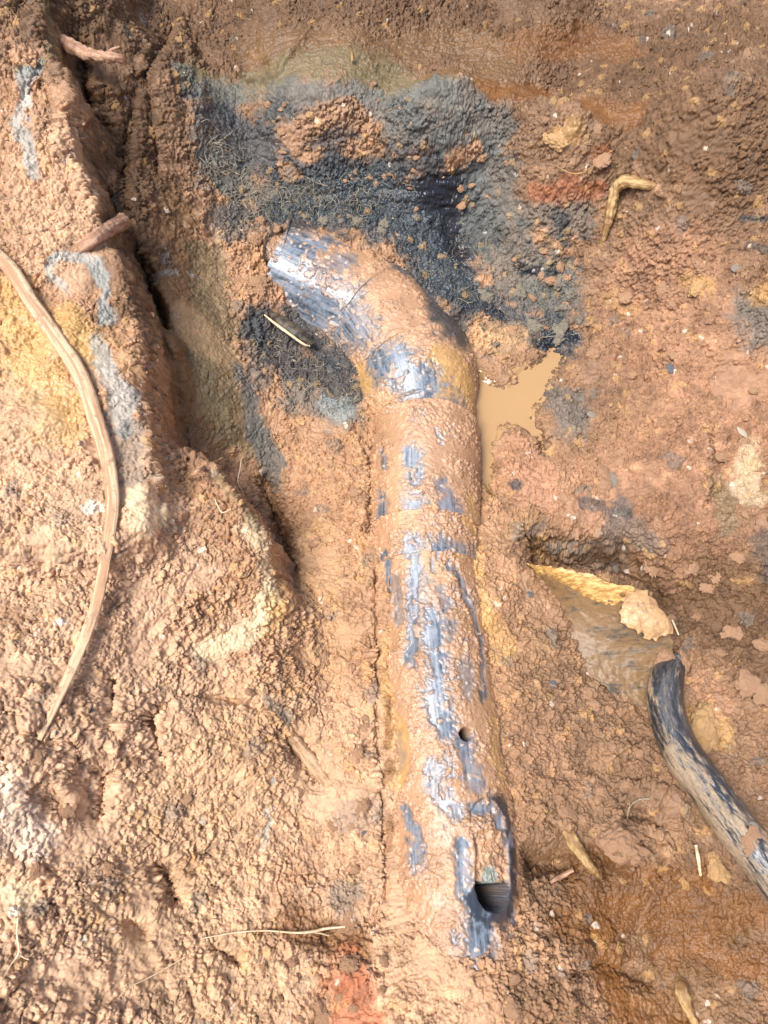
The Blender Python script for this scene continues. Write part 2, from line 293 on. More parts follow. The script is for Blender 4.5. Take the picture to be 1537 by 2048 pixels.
# soil colours with painted light and shade, place by place: (colour, chain of spots, radius, amount, smoothness, wetness)
ZONES = [
 ('lit_soil',[(0,1100),(200,1700),(200,2048)],420,.75,0,.1),('lit_soil',[(100,300),(120,500)],90,.5,0,.2),('lit_soil',[(800,2048),(680,1500)],140,.45,0,.1),('dim_soil',[(300,0),(1000,60),(1537,60)],260,.9,0,.35),('dim_soil',[(300,100),(1000,200),(1537,250)],330,.8,0,.4),('dim_soil',[(240,350),(300,600)],110,.8,.2,.35),('dim_soil',[(1400,600),(1537,900),(1450,1400),(1450,1900)],300,.68,0,.4),('dim_soil',[(1150,600),(1150,1200),(1150,1700)],150,.55,0,.3),('dim_soil',[(1300,1250),(1537,1250)],90,.6,0,.3),  # lower left light painted as paler soil, top and right shade as darker
 ('shaded_soil',[(60,-40),(500,20),(1000,60),(1537,60)],150,.8,0,.3),('shaded_soil',[(200,100),(250,400),(280,600)],100,.7,0,.2),('shaded_soil',[(1250,150),(1400,300),(1537,250)],140,.65,0,.1),('shaded_soil',[(1400,900),(1350,1200)],110,.35,0,.2),  # shade of the back wall and upper right painted into the soil colour
 ('shaded_soil',[(1330,1100),(1400,1180),(1537,1250)],120,.75,0,.1),('shaded_soil',[(1150,1800),(1400,1780),(1537,1800)],90,.4,.0,.1),('pink',[(1330,600),(1450,800),(1300,1000)],150,.45,0,.1),
 ('pink',[(1080,960),(1040,930)],70,.6,.1,.2),('tan',[(500,1500),(300,1800),(400,1980)],140,.35,0,0),('tan',[(620,1100),(650,1300)],60,.35,0,0),
 ('brown',[(520,110),(700,90),(900,90),(1000,120)],48,.8,.75,.45),('orange',[(1040,100),(1180,80),(1250,110)],36,.55,.7,.4),
 ('olive',[(400,165),(560,150),(760,150),(880,170)],52,.9,.8,.35),('brown',[(870,150),(1000,150)],34,.8,.8,.45),('orange',[(960,180),(1090,195),(1180,215),(1270,225)],30,.85,.9,.4),
 ('grey',[(440,190),(600,205),(740,215),(860,190),(930,200)],40,.7,.6,.3),('grey',[(700,190),(900,180)],28,.5,.6,.2),
 ('dgrey',[(420,220),(470,280),(540,320)],48,.85,.6,.4),('dgrey',[(560,240),(640,290),(780,320),(900,290)],42,.7,.3,.4),('grey',[(800,240),(900,255),(990,260)],42,.75,.2,.3),
 ('grey',[(430,330),(520,400),(620,390),(760,370)],48,.8,.1,.2),('dgrey',[(560,345),(660,360),(800,350),(940,370)],38,.8,.1,.4),
 ('black',[(900,350),(930,380)],24,.9,.3,.8),('dgrey',[(570,430),(700,420),(860,440),(930,560)],36,.92,.3,.6),('black',[(820,400),(900,415),(945,470),(900,520)],62,.97,.8,1),('black',[(930,360),(960,420)],24,.85,.6,.9),('dgrey',[(700,390),(830,450),(870,570)],56,.9,.5,.8),
 ('grey',[(980,350),(980,450),(1040,540),(1120,600)],62,.75,.1,.2),('grey',[(1080,430),(1160,440)],40,.6,0,.2),('dgrey',[(1130,430),(1130,480)],18,.7,0,.3),
 ('black',[(1035,522),(1060,530),(1110,545)],11,.9,.1,.6),('dgrey',[(880,560),(950,600),(1040,640),(1130,680)],38,.9,.5,.85),('black',[(900,590),(960,620),(1020,655),(1060,675),(1140,680)],20,.9,.5,.9),('soil',[(580,270),(620,240),(700,225),(740,250)],24,.7,0,.3),('soil',[(600,310),(620,305)],16,.8,0,.3),('soil',[(700,300),(760,290)],18,.75,0,.3),('soil',[(900,320),(940,300)],18,.85,0,.3),('soil',[(560,330),(580,350)],14,.8,0,.3),('tan',[(950,680),(1030,670)],34,.7,0,.6),('grey',[(1060,590),(1120,560)],40,.6,0,.4),
 ('grey',[(450,450),(520,440)],40,.6,0,.2),('grey',[(500,640),(520,760)],30,.6,.1,.2),('dgrey',[(520,660),(570,720),(700,780)],44,.9,.1,.4),('dgrey',[(590,640),(700,730)],34,.9,.2,.5),('grey',[(600,790),(700,830)],36,.7,.1,.3),('blue',[(650,810),(690,830)],22,.5,.3,.4),
 ('brown',[(330,420),(350,560),(370,700),(430,860)],76,.8,.66,.4),('brown',[(325,600),(350,720),(385,830),(410,880)],58,.9,.62,.4),('shaded_soil',[(170,40),(225,230),(280,420),(300,560)],52,.75,.0,.3),('olive',[(400,720),(440,860)],36,.6,.62,.4),('olive',[(420,520),(430,640),(440,780),(500,880)],50,.7,.62,.4),('tan',[(370,640),(440,700)],46,.5,.8,.3),('grey',[(480,740),(500,820),(540,900),(550,960)],24,.8,.4,.3),  # shade down the left groove is painted as darker soil
 ('blue',[(320,548),(350,552)],8,.35,.4,.3),('blue',[(380,556),(395,562)],7,.35,.4,.3),('blue',[(340,615),(385,675)],4,.3,.4,.3),('grey',[(370,140),(390,260),(440,360)],22,.6,.1,.2),
 ('red',[(1080,378),(1140,368),(1190,375)],22,.5,.3,.3),('red',[(1200,300),(1195,325)],20,.4,.3,.3),('ochre',[(1110,280),(1160,270)],22,.4,.5,.9),
 ('ochre',[(10,600),(60,700),(120,830)],60,.75,.45,.85),('ochre',[(130,640),(170,690)],42,.8,.55,.8),('tan',[(30,800),(80,850)],40,.5,.4,.7),
 ('olive',[(95,20),(100,80),(60,150)],16,.6,.3,.4),('blue',[(70,130),(55,200),(40,250),(62,320),(75,350)],13,.6,.4,.4),('white',[(60,205),(62,212)],13,.6,.4,.4),
 ('blue',[(110,520),(100,560),(135,590)],11,.6,.2,.4),('blue',[(120,515),(190,520),(215,580),(225,640)],14,.6,.2,.4),('blue',[(205,690),(220,740),(245,790),(240,860)],22,.6,.4,.5),('grey',[(255,860),(265,960)],24,.55,.4,.3),('cream',[(270,1000),(300,1045),(330,1030)],26,.55,.5,.2),
 ('cream',[(500,1050),(530,1130),(545,1200)],30,.4,.4,.25),('cream',[(540,1180),(515,1240),(480,1275),(415,1305)],26,.55,.5,.3),('ochre',[(545,1120),(565,1200),(540,1260)],26,.35,.3,.4),('ochre',[(540,1200),(560,1220)],18,.5,.3,.4),('olive',[(430,960),(500,1040)],18,.6,.4,.3),
 ('white',[(165,1015),(195,1010)],13,.8,.1,.2),('white',[(130,1245),(128,1250)],9,.8,.1,.2),('white',[(320,1270),(322,1275)],7,.8,.1,.2),('white',[(405,1100),(406,1101)],6,.8,.1,.2),
 ('white',[(10,1590),(40,1660),(70,1680)],46,.45,.1,.1),('cream',[(20,1780),(50,1800)],30,.5,.5,.1),('white',[(25,1835),(62,1828)],11,.9,.1,.2),('orange',[(0,1220),(40,1240)],36,.45,.1,.2),('orange',[(375,1725),(390,1735)],15,.5,.1,.2),
 ('blue',[(548,1560),(535,1640),(515,1700)],8,.6,.3,.3),('ochre',[(528,1490),(530,1492)],8,.8,.3,.3),('grey',[(530,1400),(575,1440)],13,.6,.4,.3),
 ('ochre',[(780,1280),(790,1560)],16,.5,.3,.7),('orange',[(782,1400),(778,1700)],10,.7,.4,.5),('ochre',[(960,900),(950,1100),(965,1250)],20,.6,.3,.9),('ochre',[(900,720),(930,830)],26,.7,.5,.9),('ochre',[(980,1250),(1000,1310)],30,.4,.1,.7),
 ('orange',[(590,1840),(650,1880),(700,1890)],40,.75,.5,.5),('red',[(690,1930),(680,1960)],34,.6,.1,.3),('red',[(700,2000),(740,2060)],58,.8,.1,.3),('grey',[(690,1780),(720,1840)],26,.5,0,.2),('grey',[(740,1620),(700,1640)],30,.4,0,.2),
 ('grey',[(1125,800),(1150,860)],38,.65,.1,.4),('grey',[(1500,620),(1537,660)],40,.7,.1,.2),('dgrey',[(1490,430),(1530,440)],8,.7,.1,.2),('dgrey',[(1495,500),(1530,505)],12,.6,.1,.2),('ochre',[(1380,560),(1410,580)],18,.5,.1,.2),('ochre',[(1530,580),(1537,600)],20,.5,.1,.2),
 ('cream',[(1500,900),(1490,990)],26,.4,.3,.9),('olive',[(1440,960),(1450,1040)],20,.6,.3,.6),('grey',[(1150,1100),(1230,1120)],40,.65,.2,.2),('dgrey',[(1060,1060),(1090,1050)],14,.5,.1,.2),('shaded_soil',[(1070,1100),(1150,1110),(1290,1140)],30,.7,.1,.4),('dgrey',[(1180,1010),(1260,1030)],16,.6,.1,.2),('grey',[(1240,1060),(1300,1080)],36,.5,.1,.2),  # dark strip in the hollow behind the shard is painted shade
 ('pink',[(1080,950),(1090,990)],46,.6,.3,.3),('dgrey',[(1040,975),(1043,977)],13,.8,.1,.4),('ochre',[(1400,1440),(1440,1480)],34,.45,.2,.7),('pink',[(1330,1300),(1420,1400)],40,.4,.1,.3),
 ('orange',[(1180,1770),(1300,1780),(1400,1790)],60,.85,.45,.5),('brown',[(1250,1860),(1450,1850)],50,.7,.2,.4),('orange',[(1210,1910),(1240,2010),(1340,2030)],50,.85,.55,.6),('shaded_soil',[(1200,1820),(1380,1850),(1537,1880)],90,.55,.3,.5),('orange',[(1220,1840),(1300,1830),(1420,1850),(1520,1830)],40,.6,.4,.5),('orange',[(1330,1900),(1450,1920),(1537,1940)],36,.8,.6,.6),('brown',[(1300,1980),(1440,1990)],50,.5,.3,.5),('brown',[(1060,2010),(1120,2040)],50,.5,.1,.3),('brown',[(1390,1610),(1430,1640)],30,.6,.3,.5),
 ('shaded_soil',[(1060,1700),(1120,1690)],50,.5,.5,.4),('ochre',[(1230,600),(1270,620)],22,.3,.1,.3),('dgrey',[(1540,1090),(1530,1150)],26,.5,.1,.3),
 ('orange',[(1130,1840),(1200,1860)],30,.6,.2,.4),('tan',[(860,1980),(910,1990)],16,.6,.7,.5),
 ('dgrey',[(560,440),(640,440),(740,450),(840,490),(900,560),(930,620)],44,.88,.25,.7),('dgrey',[(470,430),(520,440)],30,.6,.1,.5),
]
def shade(P, N0, zones, locate, base='soil', seed=0, scl=None):
    n = len(P)
    lum = vn(P, .05, 41 + seed, 3); hue = vn(P, .02, 43 + seed, 3)
    n1 = vn(P, .022, 51 + seed, 3, .6); n2 = vn(P, .006, 53 + seed, 3, .6)
    n1b = vn(P, .013, 57 + seed, 3, .65)
    PW = P + np.stack([vn(P, .03, 301, 3, .6), vn(P, .03, 303, 3, .6), vn(P, .03, 305, 3, .6)], 1) * .011
    col = np.tile(np.array(K[base]), (n, 1)) * (1 + .18 * lum)[:, None]
    h = sst(.1, .7, hue)[:, None]; col = col * (1 - .45 * h) + np.array(K['pink']) * .45 * h
    h = sst(.15, .7, n1b)[:, None]; col = col * (1 - .4 * h) + np.array(K['tan']) * .4 * h
    h = sst(.3, .8, -lum)[:, None]; col = col * (1 - .4 * h) + np.array(K['ochre']) * .4 * h
    sm = np.zeros(n); wet = .48 + .3 * n1 + .25 * n2
    for c, chain, rpx, amt, s, wt in zones:
        W = [locate(*p) for p in chain]; dep = np.mean([(q - CAM) @ AXF for q in W]); r = rpx * dep / F_PX
        d = seg_d(PW, W, r * 2.2)
        m = np.nonzero(d < r * 2.2)[0]
        if not len(m): continue
        x = d[m] / r + .55 * n1[m] + .35 * n2[m] + .35 * n1b[m]
        k = sst(1.3, .6, x); ka = (k * amt)[:, None]
        cc = np.array(K[c]) * (1 + .25 * n1b[m] + .2 * n2[m])[:, None]
        col[m] = col[m] * (1 - ka) + cc * ka
        sm[m] = sm[m] * (1 - k) + s * k
        wet[m] = wet[m] * (1 - k) + wt * k
    return col, sm, np.clip(wet, 0, 1), n1, n2
def clods(P, seed, warp=.0015, coarse=1.0):
    """crumb relief: rounded lumps at four sizes; returns height (m) and a per-lump random"""
    Q = P + np.stack([vn(P, .007, 61 + seed, 2), vn(P, .007, 63 + seed, 2), vn(P, .007, 65 + seed, 2)], 1) * warp * 1.1
    def lump(size, sd_):
        f, g, r = worley(Q, size, sd_ + seed); return (1 - f ** 2 * 1.5) * .6 + .4 * sst(0, .3, g - f), r
    l1, r1 = lump(.0135, 71); l2, r2 = lump(.0068, 73); l3, r3 = lump(.0034, 75)
    l4, r4 = lump(.0021, 76)
    ck = sst(.09, .0, np.abs(vn(Q, .016, 81 + seed, 3, .6))) * sst(-.3, .15, vn(P, .02, 83 + seed, 2)) + .75 * sst(.10, .0, np.abs(vn(Q, .008, 85 + seed, 2, .6))) * sst(-.25, .2, vn(P, .013, 87 + seed, 2))
    cz = sst(-.1, .45, vn(P, .06, 88 + seed, 2)); h = coarse * (.0016 + .0048 * cz) * l1 * (.1 + 1.3 * r1 ** 2) + (.35 + .65 * coarse) * .0026 * l2 * (.15 + 1.2 * r2) + .0027 * l3 * (.2 + r3) + .0019 * l4 * (.2 + r4) - .0034 * ck * (.4 + .6 * coarse)
    h = h + .0016 * vn(P, .0042, 77 + seed, 3, .6)
    return h, r1, r2, r3

# ------------------------------------------------------------------ the ground
def axis(lo, hi, step, far):
    core = np.arange(lo, hi, step); out = []; s = step; x = lo
    while x > -far: s *= 1.04; x -= s; out.append(x)
    a = out[::-1]; out = []; s = step; x = core[-1]
    while x < far: s *= 1.04; x += s; out.append(x)
    return np.array(a + list(core) + out)
STEP = .00062
ax = axis(-.46, .46, STEP, 6); ay = axis(-.45, .70, STEP, 6)
GXm, GYm = np.meshgrid(ax, ay, indexing='ij')
PIPE_LINE = [at_z(*p) for p in [(600,560,0),(745,632,0),(828,735,0),(852,850,0),(852,1130,0),(874,1350,0),(902,1600,0),(918,1800,0)]]
q0_, q1_ = surf(905, 1010), surf(1150, 690)
X = GXm.ravel(); Y = GYm.ravel()
Z = zat(X, Y)
out = np.maximum(np.maximum(np.abs(X) - .62, 0), np.maximum(np.maximum(Y - .78, 0), np.maximum(-.6 - Y, 0)))
Z = Z + (.42 - Z) * sst(0, .5, out) + .02 * vn(np.stack([X, Y, 0 * X], 1), .5, 8, 3) * sst(0, .3, out)
# the bed under the pipe is hollow where the pipe lies
Z_bed = Z
P = np.stack([X, Y, Z], 1)
dzx = (zat(X + .004, Y) - zat(X - .004, Y)) / .008; dzy = (zat(X, Y + .004) - zat(X, Y - .004)) / .008
Nn = np.stack([-dzx, -dzy, np.ones_like(X)], 1); Nn /= np.linalg.norm(Nn, axis=1)[:, None]
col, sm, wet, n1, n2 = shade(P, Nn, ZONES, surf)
h, r1, r2, r3 = clods(P, 0)
sm = np.maximum(sm, .72 * sst(.06, .42, vn(P, .04, 401, 4, .62)))
med = vn(P, .028, 91, 3, .6) * .004
# dragged, combed clay where the surface is smooth
comb = vn(P, (.03, .0035, .004), 95, 3) * .0016 + vn(P, (.05, .008, .008), 96, 2) * .002
combv = vn(P, (.0045, .03, .02), 97, 3) * .0016
isw = sst(-.12, -.18, X) * sst(.0, .1, Y)
comb = comb * (1 - isw) + combv * isw
patch = .72 + .45 * sst(-.45, .5, vn(P, .05, 93, 3))
D = h * (1 - .93 * sm) * patch + med * (1 - .5 * sm) + comb * sm * (1 + .6 * (col.sum(1) < .3))
fade = sst(.3, .02, out)
nearw = np.exp(-np.clip(P[:, 2] + Nn[:, 2] * D - WATER_Z, 0, 1) / .004) * ((X > q0_[0] - .03) & (X < q1_[0] + .03) & (Y > q0_[1] - .03) & (Y < q1_[1] + .03)); wet = np.maximum(wet, .95 * nearw); col = col * (1 - .5 * np.clip(1.3 * np.exp(-np.clip(P[:, 2] + Nn[:, 2] * D - WATER_Z, 0, 1) / .003), 0, 1) * (nearw > .02))[:, None]
P = P + Nn * (D * fade)[:, None]
dpl = seg_d(np.stack([X, Y, 0 * X], 1), [np.array([q[0], q[1], 0]) for q in PIPE_LINE], .06); P[:, 2] -= .07 * sst(.036, .028, dpl)
crev = np.clip((h - .0035) / .004, -1, 1)
col = col * (1 + (.22 * (r1 - .5) + .30 * (r2 - .5) + .2 * (r3 - .5)) * (1 - sm))[:, None]
k = ((r2 > .96) & (sm < .4)).astype(float)[:, None] * .35; col = col * (1 - k) + np.array(K['ochre']) * k
k = ((r1 > .98) & (sm < .4)).astype(float)[:, None] * .45; col = col * (1 - k) + np.array(K['grey']) * k
k = ((r3 < .004) & (sm < .4)).astype(float)[:, None] * .5; col = col * (1 - k) + np.array(K['white']) * k
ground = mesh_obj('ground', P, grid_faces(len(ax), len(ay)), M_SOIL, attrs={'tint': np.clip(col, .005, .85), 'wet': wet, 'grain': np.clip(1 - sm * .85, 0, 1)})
ground['kind'] = 'structure'
GZ = P[:, 2].reshape(len(ax), len(ay))
def gz(x, y):
    i = int(np.clip(np.searchsorted(ax, x), 1, len(ax) - 1)); j = int(np.clip(np.searchsorted(ay, y), 1, len(ay) - 1))
    return float(GZ[i - 1:i + 1, j - 1:j + 1].mean())
def ground_at(px, py):
    q = surf(px, py); return np.array([q[0], q[1], gz(q[0], q[1])])

# ------------------------------------------------------------------ loose crumbs, thousands of them
import bmesh
def ico(sub):
    bm = bmesh.new(); bmesh.ops.create_icosphere(bm, subdivisions=sub, radius=1)
    V = np.array([v.co[:] for v in bm.verts]); F = np.array([[v.index for v in f.verts] for f in bm.faces]); bm.free(); return V, F
def crumbs(name, pos, nrm, tint, wetv, r, seed, label):
    rn = np.random.RandomState(seed); V0, F0 = ico(2); n = len(pos); nv = len(V0)
    shapes = []
    for k in range(24):
        W = V0 * (1 + .4 * vn(V0 + k * 5.1, .8, k + 600, 2))[:, None]
        for _ in range(7):
            a = rn.normal(size=3); a /= np.linalg.norm(a); e = np.maximum(W @ a - rn.uniform(.35, .7), 0); W = W - e[:, None] * a * .95
        W = W * (1 + .10 * vn(V0 + k * 3.3, .3, k + 700, 1))[:, None]; W[:, 2] *= rn.uniform(.5, 1); W[:, 0] *= rn.uniform(.8, 1.5); shapes.append(W)
    shapes = np.array(shapes)[rn.randint(24, size=n)]
    an = rn.uniform(0, 6.283, n); c, s_ = np.cos(an)[:, None], np.sin(an)[:, None]
    x = shapes[..., 0] * c - shapes[..., 1] * s_; y = shapes[..., 0] * s_ + shapes[..., 1] * c; z = shapes[..., 2]
    t1 = np.cross(nrm, np.array([0.3, 1, .1])); t1 /= np.linalg.norm(t1, axis=1)[:, None]; t2 = np.cross(nrm, t1)
    V = pos[:, None] + (x[..., None] * t1[:, None] + y[..., None] * t2[:, None] + z[..., None] * nrm[:, None]) * r[:, None, None] + nrm[:, None] * (-r * .25)[:, None, None]
    Fq = (F0[None] + (np.arange(n) * nv)[:, None, None]).reshape(-1, 3)
    tt = tint * rn.uniform(.82, 1.15, n)[:, None]
    o = mesh_obj(name, V.reshape(-1, 3), Fq, M_SOIL, None, {'tint': np.clip(np.repeat(tt, nv, axis=0), .005, .85), 'wet': np.repeat(wetv, nv), 'grain': np.full(n * nv, .8)})
    o['kind'] = 'stuff'; return tag(o, label, 'soil crumbs' if label else None)
rn = np.random.RandomState(12)
vis = (np.abs(X) < .45) & (Y > -.44) & (Y < .66) & (dpl > .05)
dens = sst(.5, .25, sm) * (.25 + .75 * sst(-.25, .25, vn(np.stack([X, Y, Z], 1), .04, 611, 2))) * (P[:, 2] > WATER_Z + .001) / np.maximum(Nn[:, 2], .35)
cand = np.nonzero(vis & (rn.random_sample(len(X)) < dens))[0]
pick = rn.choice(cand, 30000, replace=False)
rr_ = .0008 + .0022 * rn.random_sample(len(pick)) ** 3
crumbs('soil_crumbs', P[pick], Nn[pick], col[pick], wet[pick], rr_, 21, 'fine loose crumbs of orange brown soil strewn over the whole pit')

# ------------------------------------------------------------------ puddle
q0, q1 = surf(880, 1040), surf(1210, 650)
wxs = np.arange(q0[0], q1[0], .0006); wys = np.arange(q0[1], q1[1], .0006)
WXm, WYm = np.meshgrid(wxs, wys, indexing='ij')
ii = np.clip(np.searchsorted(ax, WXm), 0, len(ax) - 1); jj = np.clip(np.searchsorted(ay, WYm), 0, len(ay) - 1)
zt = GZ[ii, jj]; keep = zt < WATER_Z + .0025
dp = sst(.0, .0022, WATER_Z - zt)
for _ in range(16):
    dp = (np.roll(dp, 1, 0) + np.roll(dp, -1, 0) + np.roll(dp, 1, 1) + np.roll(dp, -1, 1) + dp) / 5
zw = WATER_Z + .0032 * (1 - dp) ** 3
fc = grid_faces(len(wxs), len(wys)); fc = fc[keep.ravel()[fc].any(1)]
used = np.unique(fc); mp = np.full(keep.size, -1); mp[used] = np.arange(len(used))
water = mesh_obj('puddle', np.stack([WXm.ravel(), WYm.ravel(), zw.ravel()], 1)[used], mp[fc], M_WATER)
water['kind'] = 'structure'

# ------------------------------------------------------------------ swept tubes
def catmull(pts, n):
    p = np.array(pts, float); p = np.vstack([2 * p[0] - p[1], p, 2 * p[-1] - p[-2]]); out = []
    for i in range(1, len(p) - 2):
        t = np.linspace(0, 1, n, endpoint=False)[:, None]
        out.append(.5 * ((2 * p[i]) + (-p[i - 1] + p[i + 1]) * t + (2 * p[i - 1] - 5 * p[i] + 4 * p[i + 1] - p[i + 2]) * t ** 2 + (-p[i - 1] + 3 * p[i] - 3 * p[i + 1] + p[i + 2]) * t ** 3))
    return np.vstack(out + [p[-2][None]])
def resample(L, step):
    d = np.r_[0, np.cumsum(np.linalg.norm(np.diff(L[:, :3], axis=0), axis=1))]
    s = np.linspace(0, d[-1], max(2, int(d[-1] / step)))
    return np.stack([np.interp(s, d, L[:, k]) for k in range(L.shape[1])], 1), s
def frames(L):
    T = np.gradient(L, axis=0); T /= np.linalg.norm(T, axis=1)[:, None]
    up = np.array([0, 0, 1.0]); U = np.cross(T, up); U /= np.linalg.norm(U, axis=1)[:, None] + 1e-9
    return T, U, np.cross(U, T)
def tube(name, pts, radii, material, parent=None, step=.0015, sides=14, rough=.15, seed=1, flat=1.0, grain=.004, caps=True):
    A, s = resample(catmull([tuple(p) + (r,) for p, r in zip(pts, radii)], 10), step)
    L, R = A[:, :3], A[:, 3]
    T, U, V = frames(L); th = np.linspace(0, 2 * math.pi, sides, endpoint=False)
    N_ = U[:, None] * np.cos(th)[None, :, None] + V[:, None] * np.sin(th)[None, :, None] * flat
    G = L[:, None] + N_ * R[:, None, None]
    if rough:
        k = vn(G.reshape(-1, 3), grain, seed, 3, .6).reshape(len(L), sides)
        G = G + N_ * (R[:, None] * rough * k)[:, :, None]
    Vv = G.reshape(-1, 3); Fq = grid_faces(len(L), sides, True)
    al = np.stack([np.cos(th)[None] * R[:, None], np.sin(th)[None] * R[:, None], np.repeat(s[:, None], sides, 1) + seed], 2).reshape(-1, 3)
    if caps:
        al = np.vstack([al, al[:1], al[-1:]])
        n = len(Vv); Vv = np.vstack([Vv, L[:1] - T[:1] * R[0] * .3, L[-1:] + T[-1:] * R[-1] * .3])
        a = np.arange(sides); b = (a + 1) % sides; e = (len(L) - 1) * sides
        Fq = np.vstack([Fq, np.stack([a, b, b * 0 + n, b * 0 + n], 1)[:, [1, 0, 2, 2]], np.stack([e + a, e + b, b * 0 + n + 1, b * 0 + n + 1], 1)])
        quad = Fq[Fq[:, 2] != Fq[:, 3]]; tri = Fq[Fq[:, 2] == Fq[:, 3]][:, :3]
        me = bpy.data.meshes.new(name); me.from_pydata(Vv.tolist(), [], quad.tolist() + tri.tolist())
        me.polygons.foreach_set('use_smooth', np.ones(len(me.polygons), bool)); me.materials.append(material)
        t_ = me.attributes.new('along', 'FLOAT_VECTOR', 'POINT'); t_.data.foreach_set('vector', al.astype(f32).ravel())
        o = bpy.data.objects.new(name, me); C.objects.link(o)
        if parent: o.parent = parent
        return o
    return mesh_obj(name, Vv, Fq, material, parent)

# ------------------------------------------------------------------ the drain pipe
CLE = [(400,480,.018),(480,518,.010),(560,540,-.008),(745,632,-.015),(828,735,-.012),(852,850,-.005),(852,900,.0)]
CLP = [(852,900,.0),(852,980,.0),(852,1130,.0),(874,1350,.0),(902,1600,-.001),(922,1850,-.003),(940,2100,-.012)]
LE, _ = resample(np.array([at_z(*p) for p in CLE]), .0007)
LC = np.vstack([LE[:-1], catmull([at_z(*p) for p in CLP], 40)]); LC, SC = resample(LC, .0007)
ker = np.hanning(49)[1:-1]; ker /= ker.sum()
LC = np.stack([np.convolve(np.pad(LC[:, k], 23, mode='reflect', reflect_type='odd'), ker, 'valid') for k in range(3)], 1)
_, pyc, _ = project(LC); pxc, _, _ = project(LC)
def s_near(px, py): return SC[np.argmin((pxc - px) ** 2 + (pyc - py) ** 2)]
sE0, sE1, sC0, sC1, sR = s_near(500, 524), s_near(846, 845), s_near(852, 868), s_near(852, 1062), s_near(860, 1140)
sJ1, sJ2 = s_near(745, 632), s_near(828, 735)
# clean plastic showing through: (chain, radius px, how clean)
CLEAN_E = [([(560,550),(598,500)],36,1),([(585,570),(620,610),(670,640)],52,1),([(700,485),(820,492)],16,.9),([(590,660),(660,710)],16,.7),([(640,625),(700,655),(725,665)],30,.9),([(640,488),(700,480)],12,.9),([(690,485),(760,492),(825,492)],18,1),([(660,530),(700,520)],16,.7),
 ([(770,715),(810,740),(850,775)],34,1),([(830,800),(880,830),(910,820)],28,.8),([(600,640),(640,680)],18,.7),([(840,440),(870,520),(900,600)],26,.7),([(820,850),(890,860)],12,.8),([(700,690),(690,720)],8,.5)]
CLEAN_C = [([(826,905),(830,955)],13,1),([(828,1000),(832,1052)],17,1),([(765,900),(770,930)],8,.8),([(762,1000),(768,1045)],12,1),([(895,1000),(905,1050)],14,.9),([(880,960),(900,990)],9,.8)]
CLEAN_P = [([(824,1085),(830,1145)],13,1),([(826,1160),(822,1330)],10,.95),([(872,1240),(868,1275)],24,1),([(776,1105),(775,1240)],8,1),([(905,1140),(945,1220),(962,1300),(968,1400)],8,.9),
 ([(878,1325),(868,1400),(890,1455)],20,1),([(925,1490),(950,1560)],18,.9),([(868,1530),(865,1575),(915,1625)],13,.85),([(812,1620),(826,1650)],13,1),([(830,1700),(835,1735)],17,1),([(832,1660),(835,1680)],9,.9),
 ([(925,1690),(928,1770)],11,1),([(985,1610),(1012,1650),(1022,1740)],14,1),([(930,1780),(955,1825),(1000,1800)],14,1),([(950,1830),(960,1905)],26,1),([(1015,1800),(1032,1870)],13,1),([(975,1930),(985,1940)],18,.8),([(860,1310),(880,1340)],10,.6),([(945,1612),(1000,1620)],11,1),
 ([(800,1480),(800,1530)],14,.35),([(1000,1470),(1005,1500)],7,.9),([(785,1520),(782,1560)],6,.9),([(840,1160),(830,1240)],18,.5),([(880,1190),(900,1210)],10,.6),([(790,1160),(800,1240)],9,.6),([(930,1330),(940,1390)],12,.5)]
MUDDY_E = [('soil',[(700,540),(800,600),(820,690),(760,670)],60,1,0,.3),('soil',[(520,470),(530,560)],26,1,0,.3),('dgrey',[(830,480),(880,560),(910,660)],46,.9,.3,.6),('soil',[(560,440),(590,470),(600,500)],16,.9,0,.3),('ochre',[(650,690),(700,740),(740,760)],22,.8,.4,.5),
 ('dgrey',[(600,430),(700,440),(840,460)],34,.95,.3,.6),('ochre',[(880,720),(930,780)],34,.7,.6,.7),('tan',[(760,800),(780,850)],40,.6,.2,.4),('dgrey',[(590,450),(660,440),(740,450),(810,480),(860,520)],42,.9,.3,.7),('dgrey',[(560,640),(650,700)],18,.8,.1,.5),('ochre',[(880,790),(930,850)],30,.6,.6,.6)]
MUDDY_P = [('ochre',[(805,1470),(800,1560)],22,.7,.9,.6),('ochre',[(940,1000),(945,1060)],14,.6,.6,.6),('orange',[(780,1560),(782,1700)],9,.7,.4,.5),('ochre',[(985,1450),(1000,1580)],16,.5,.6,.4),('tan',[(800,930),(800,1030)],26,.5,.6,.3),('tan',[(850,1100),(890,1160)],30,.4,.4,.2)]
pipe = empty('drain_pipe', at_z(852, 1100, 0)); PIPE0 = Vector(pipe.location)
tag(pipe, 'muddy black plastic drain pipe with an elbow lying along the pit floor', 'drain pipe')
CR = []
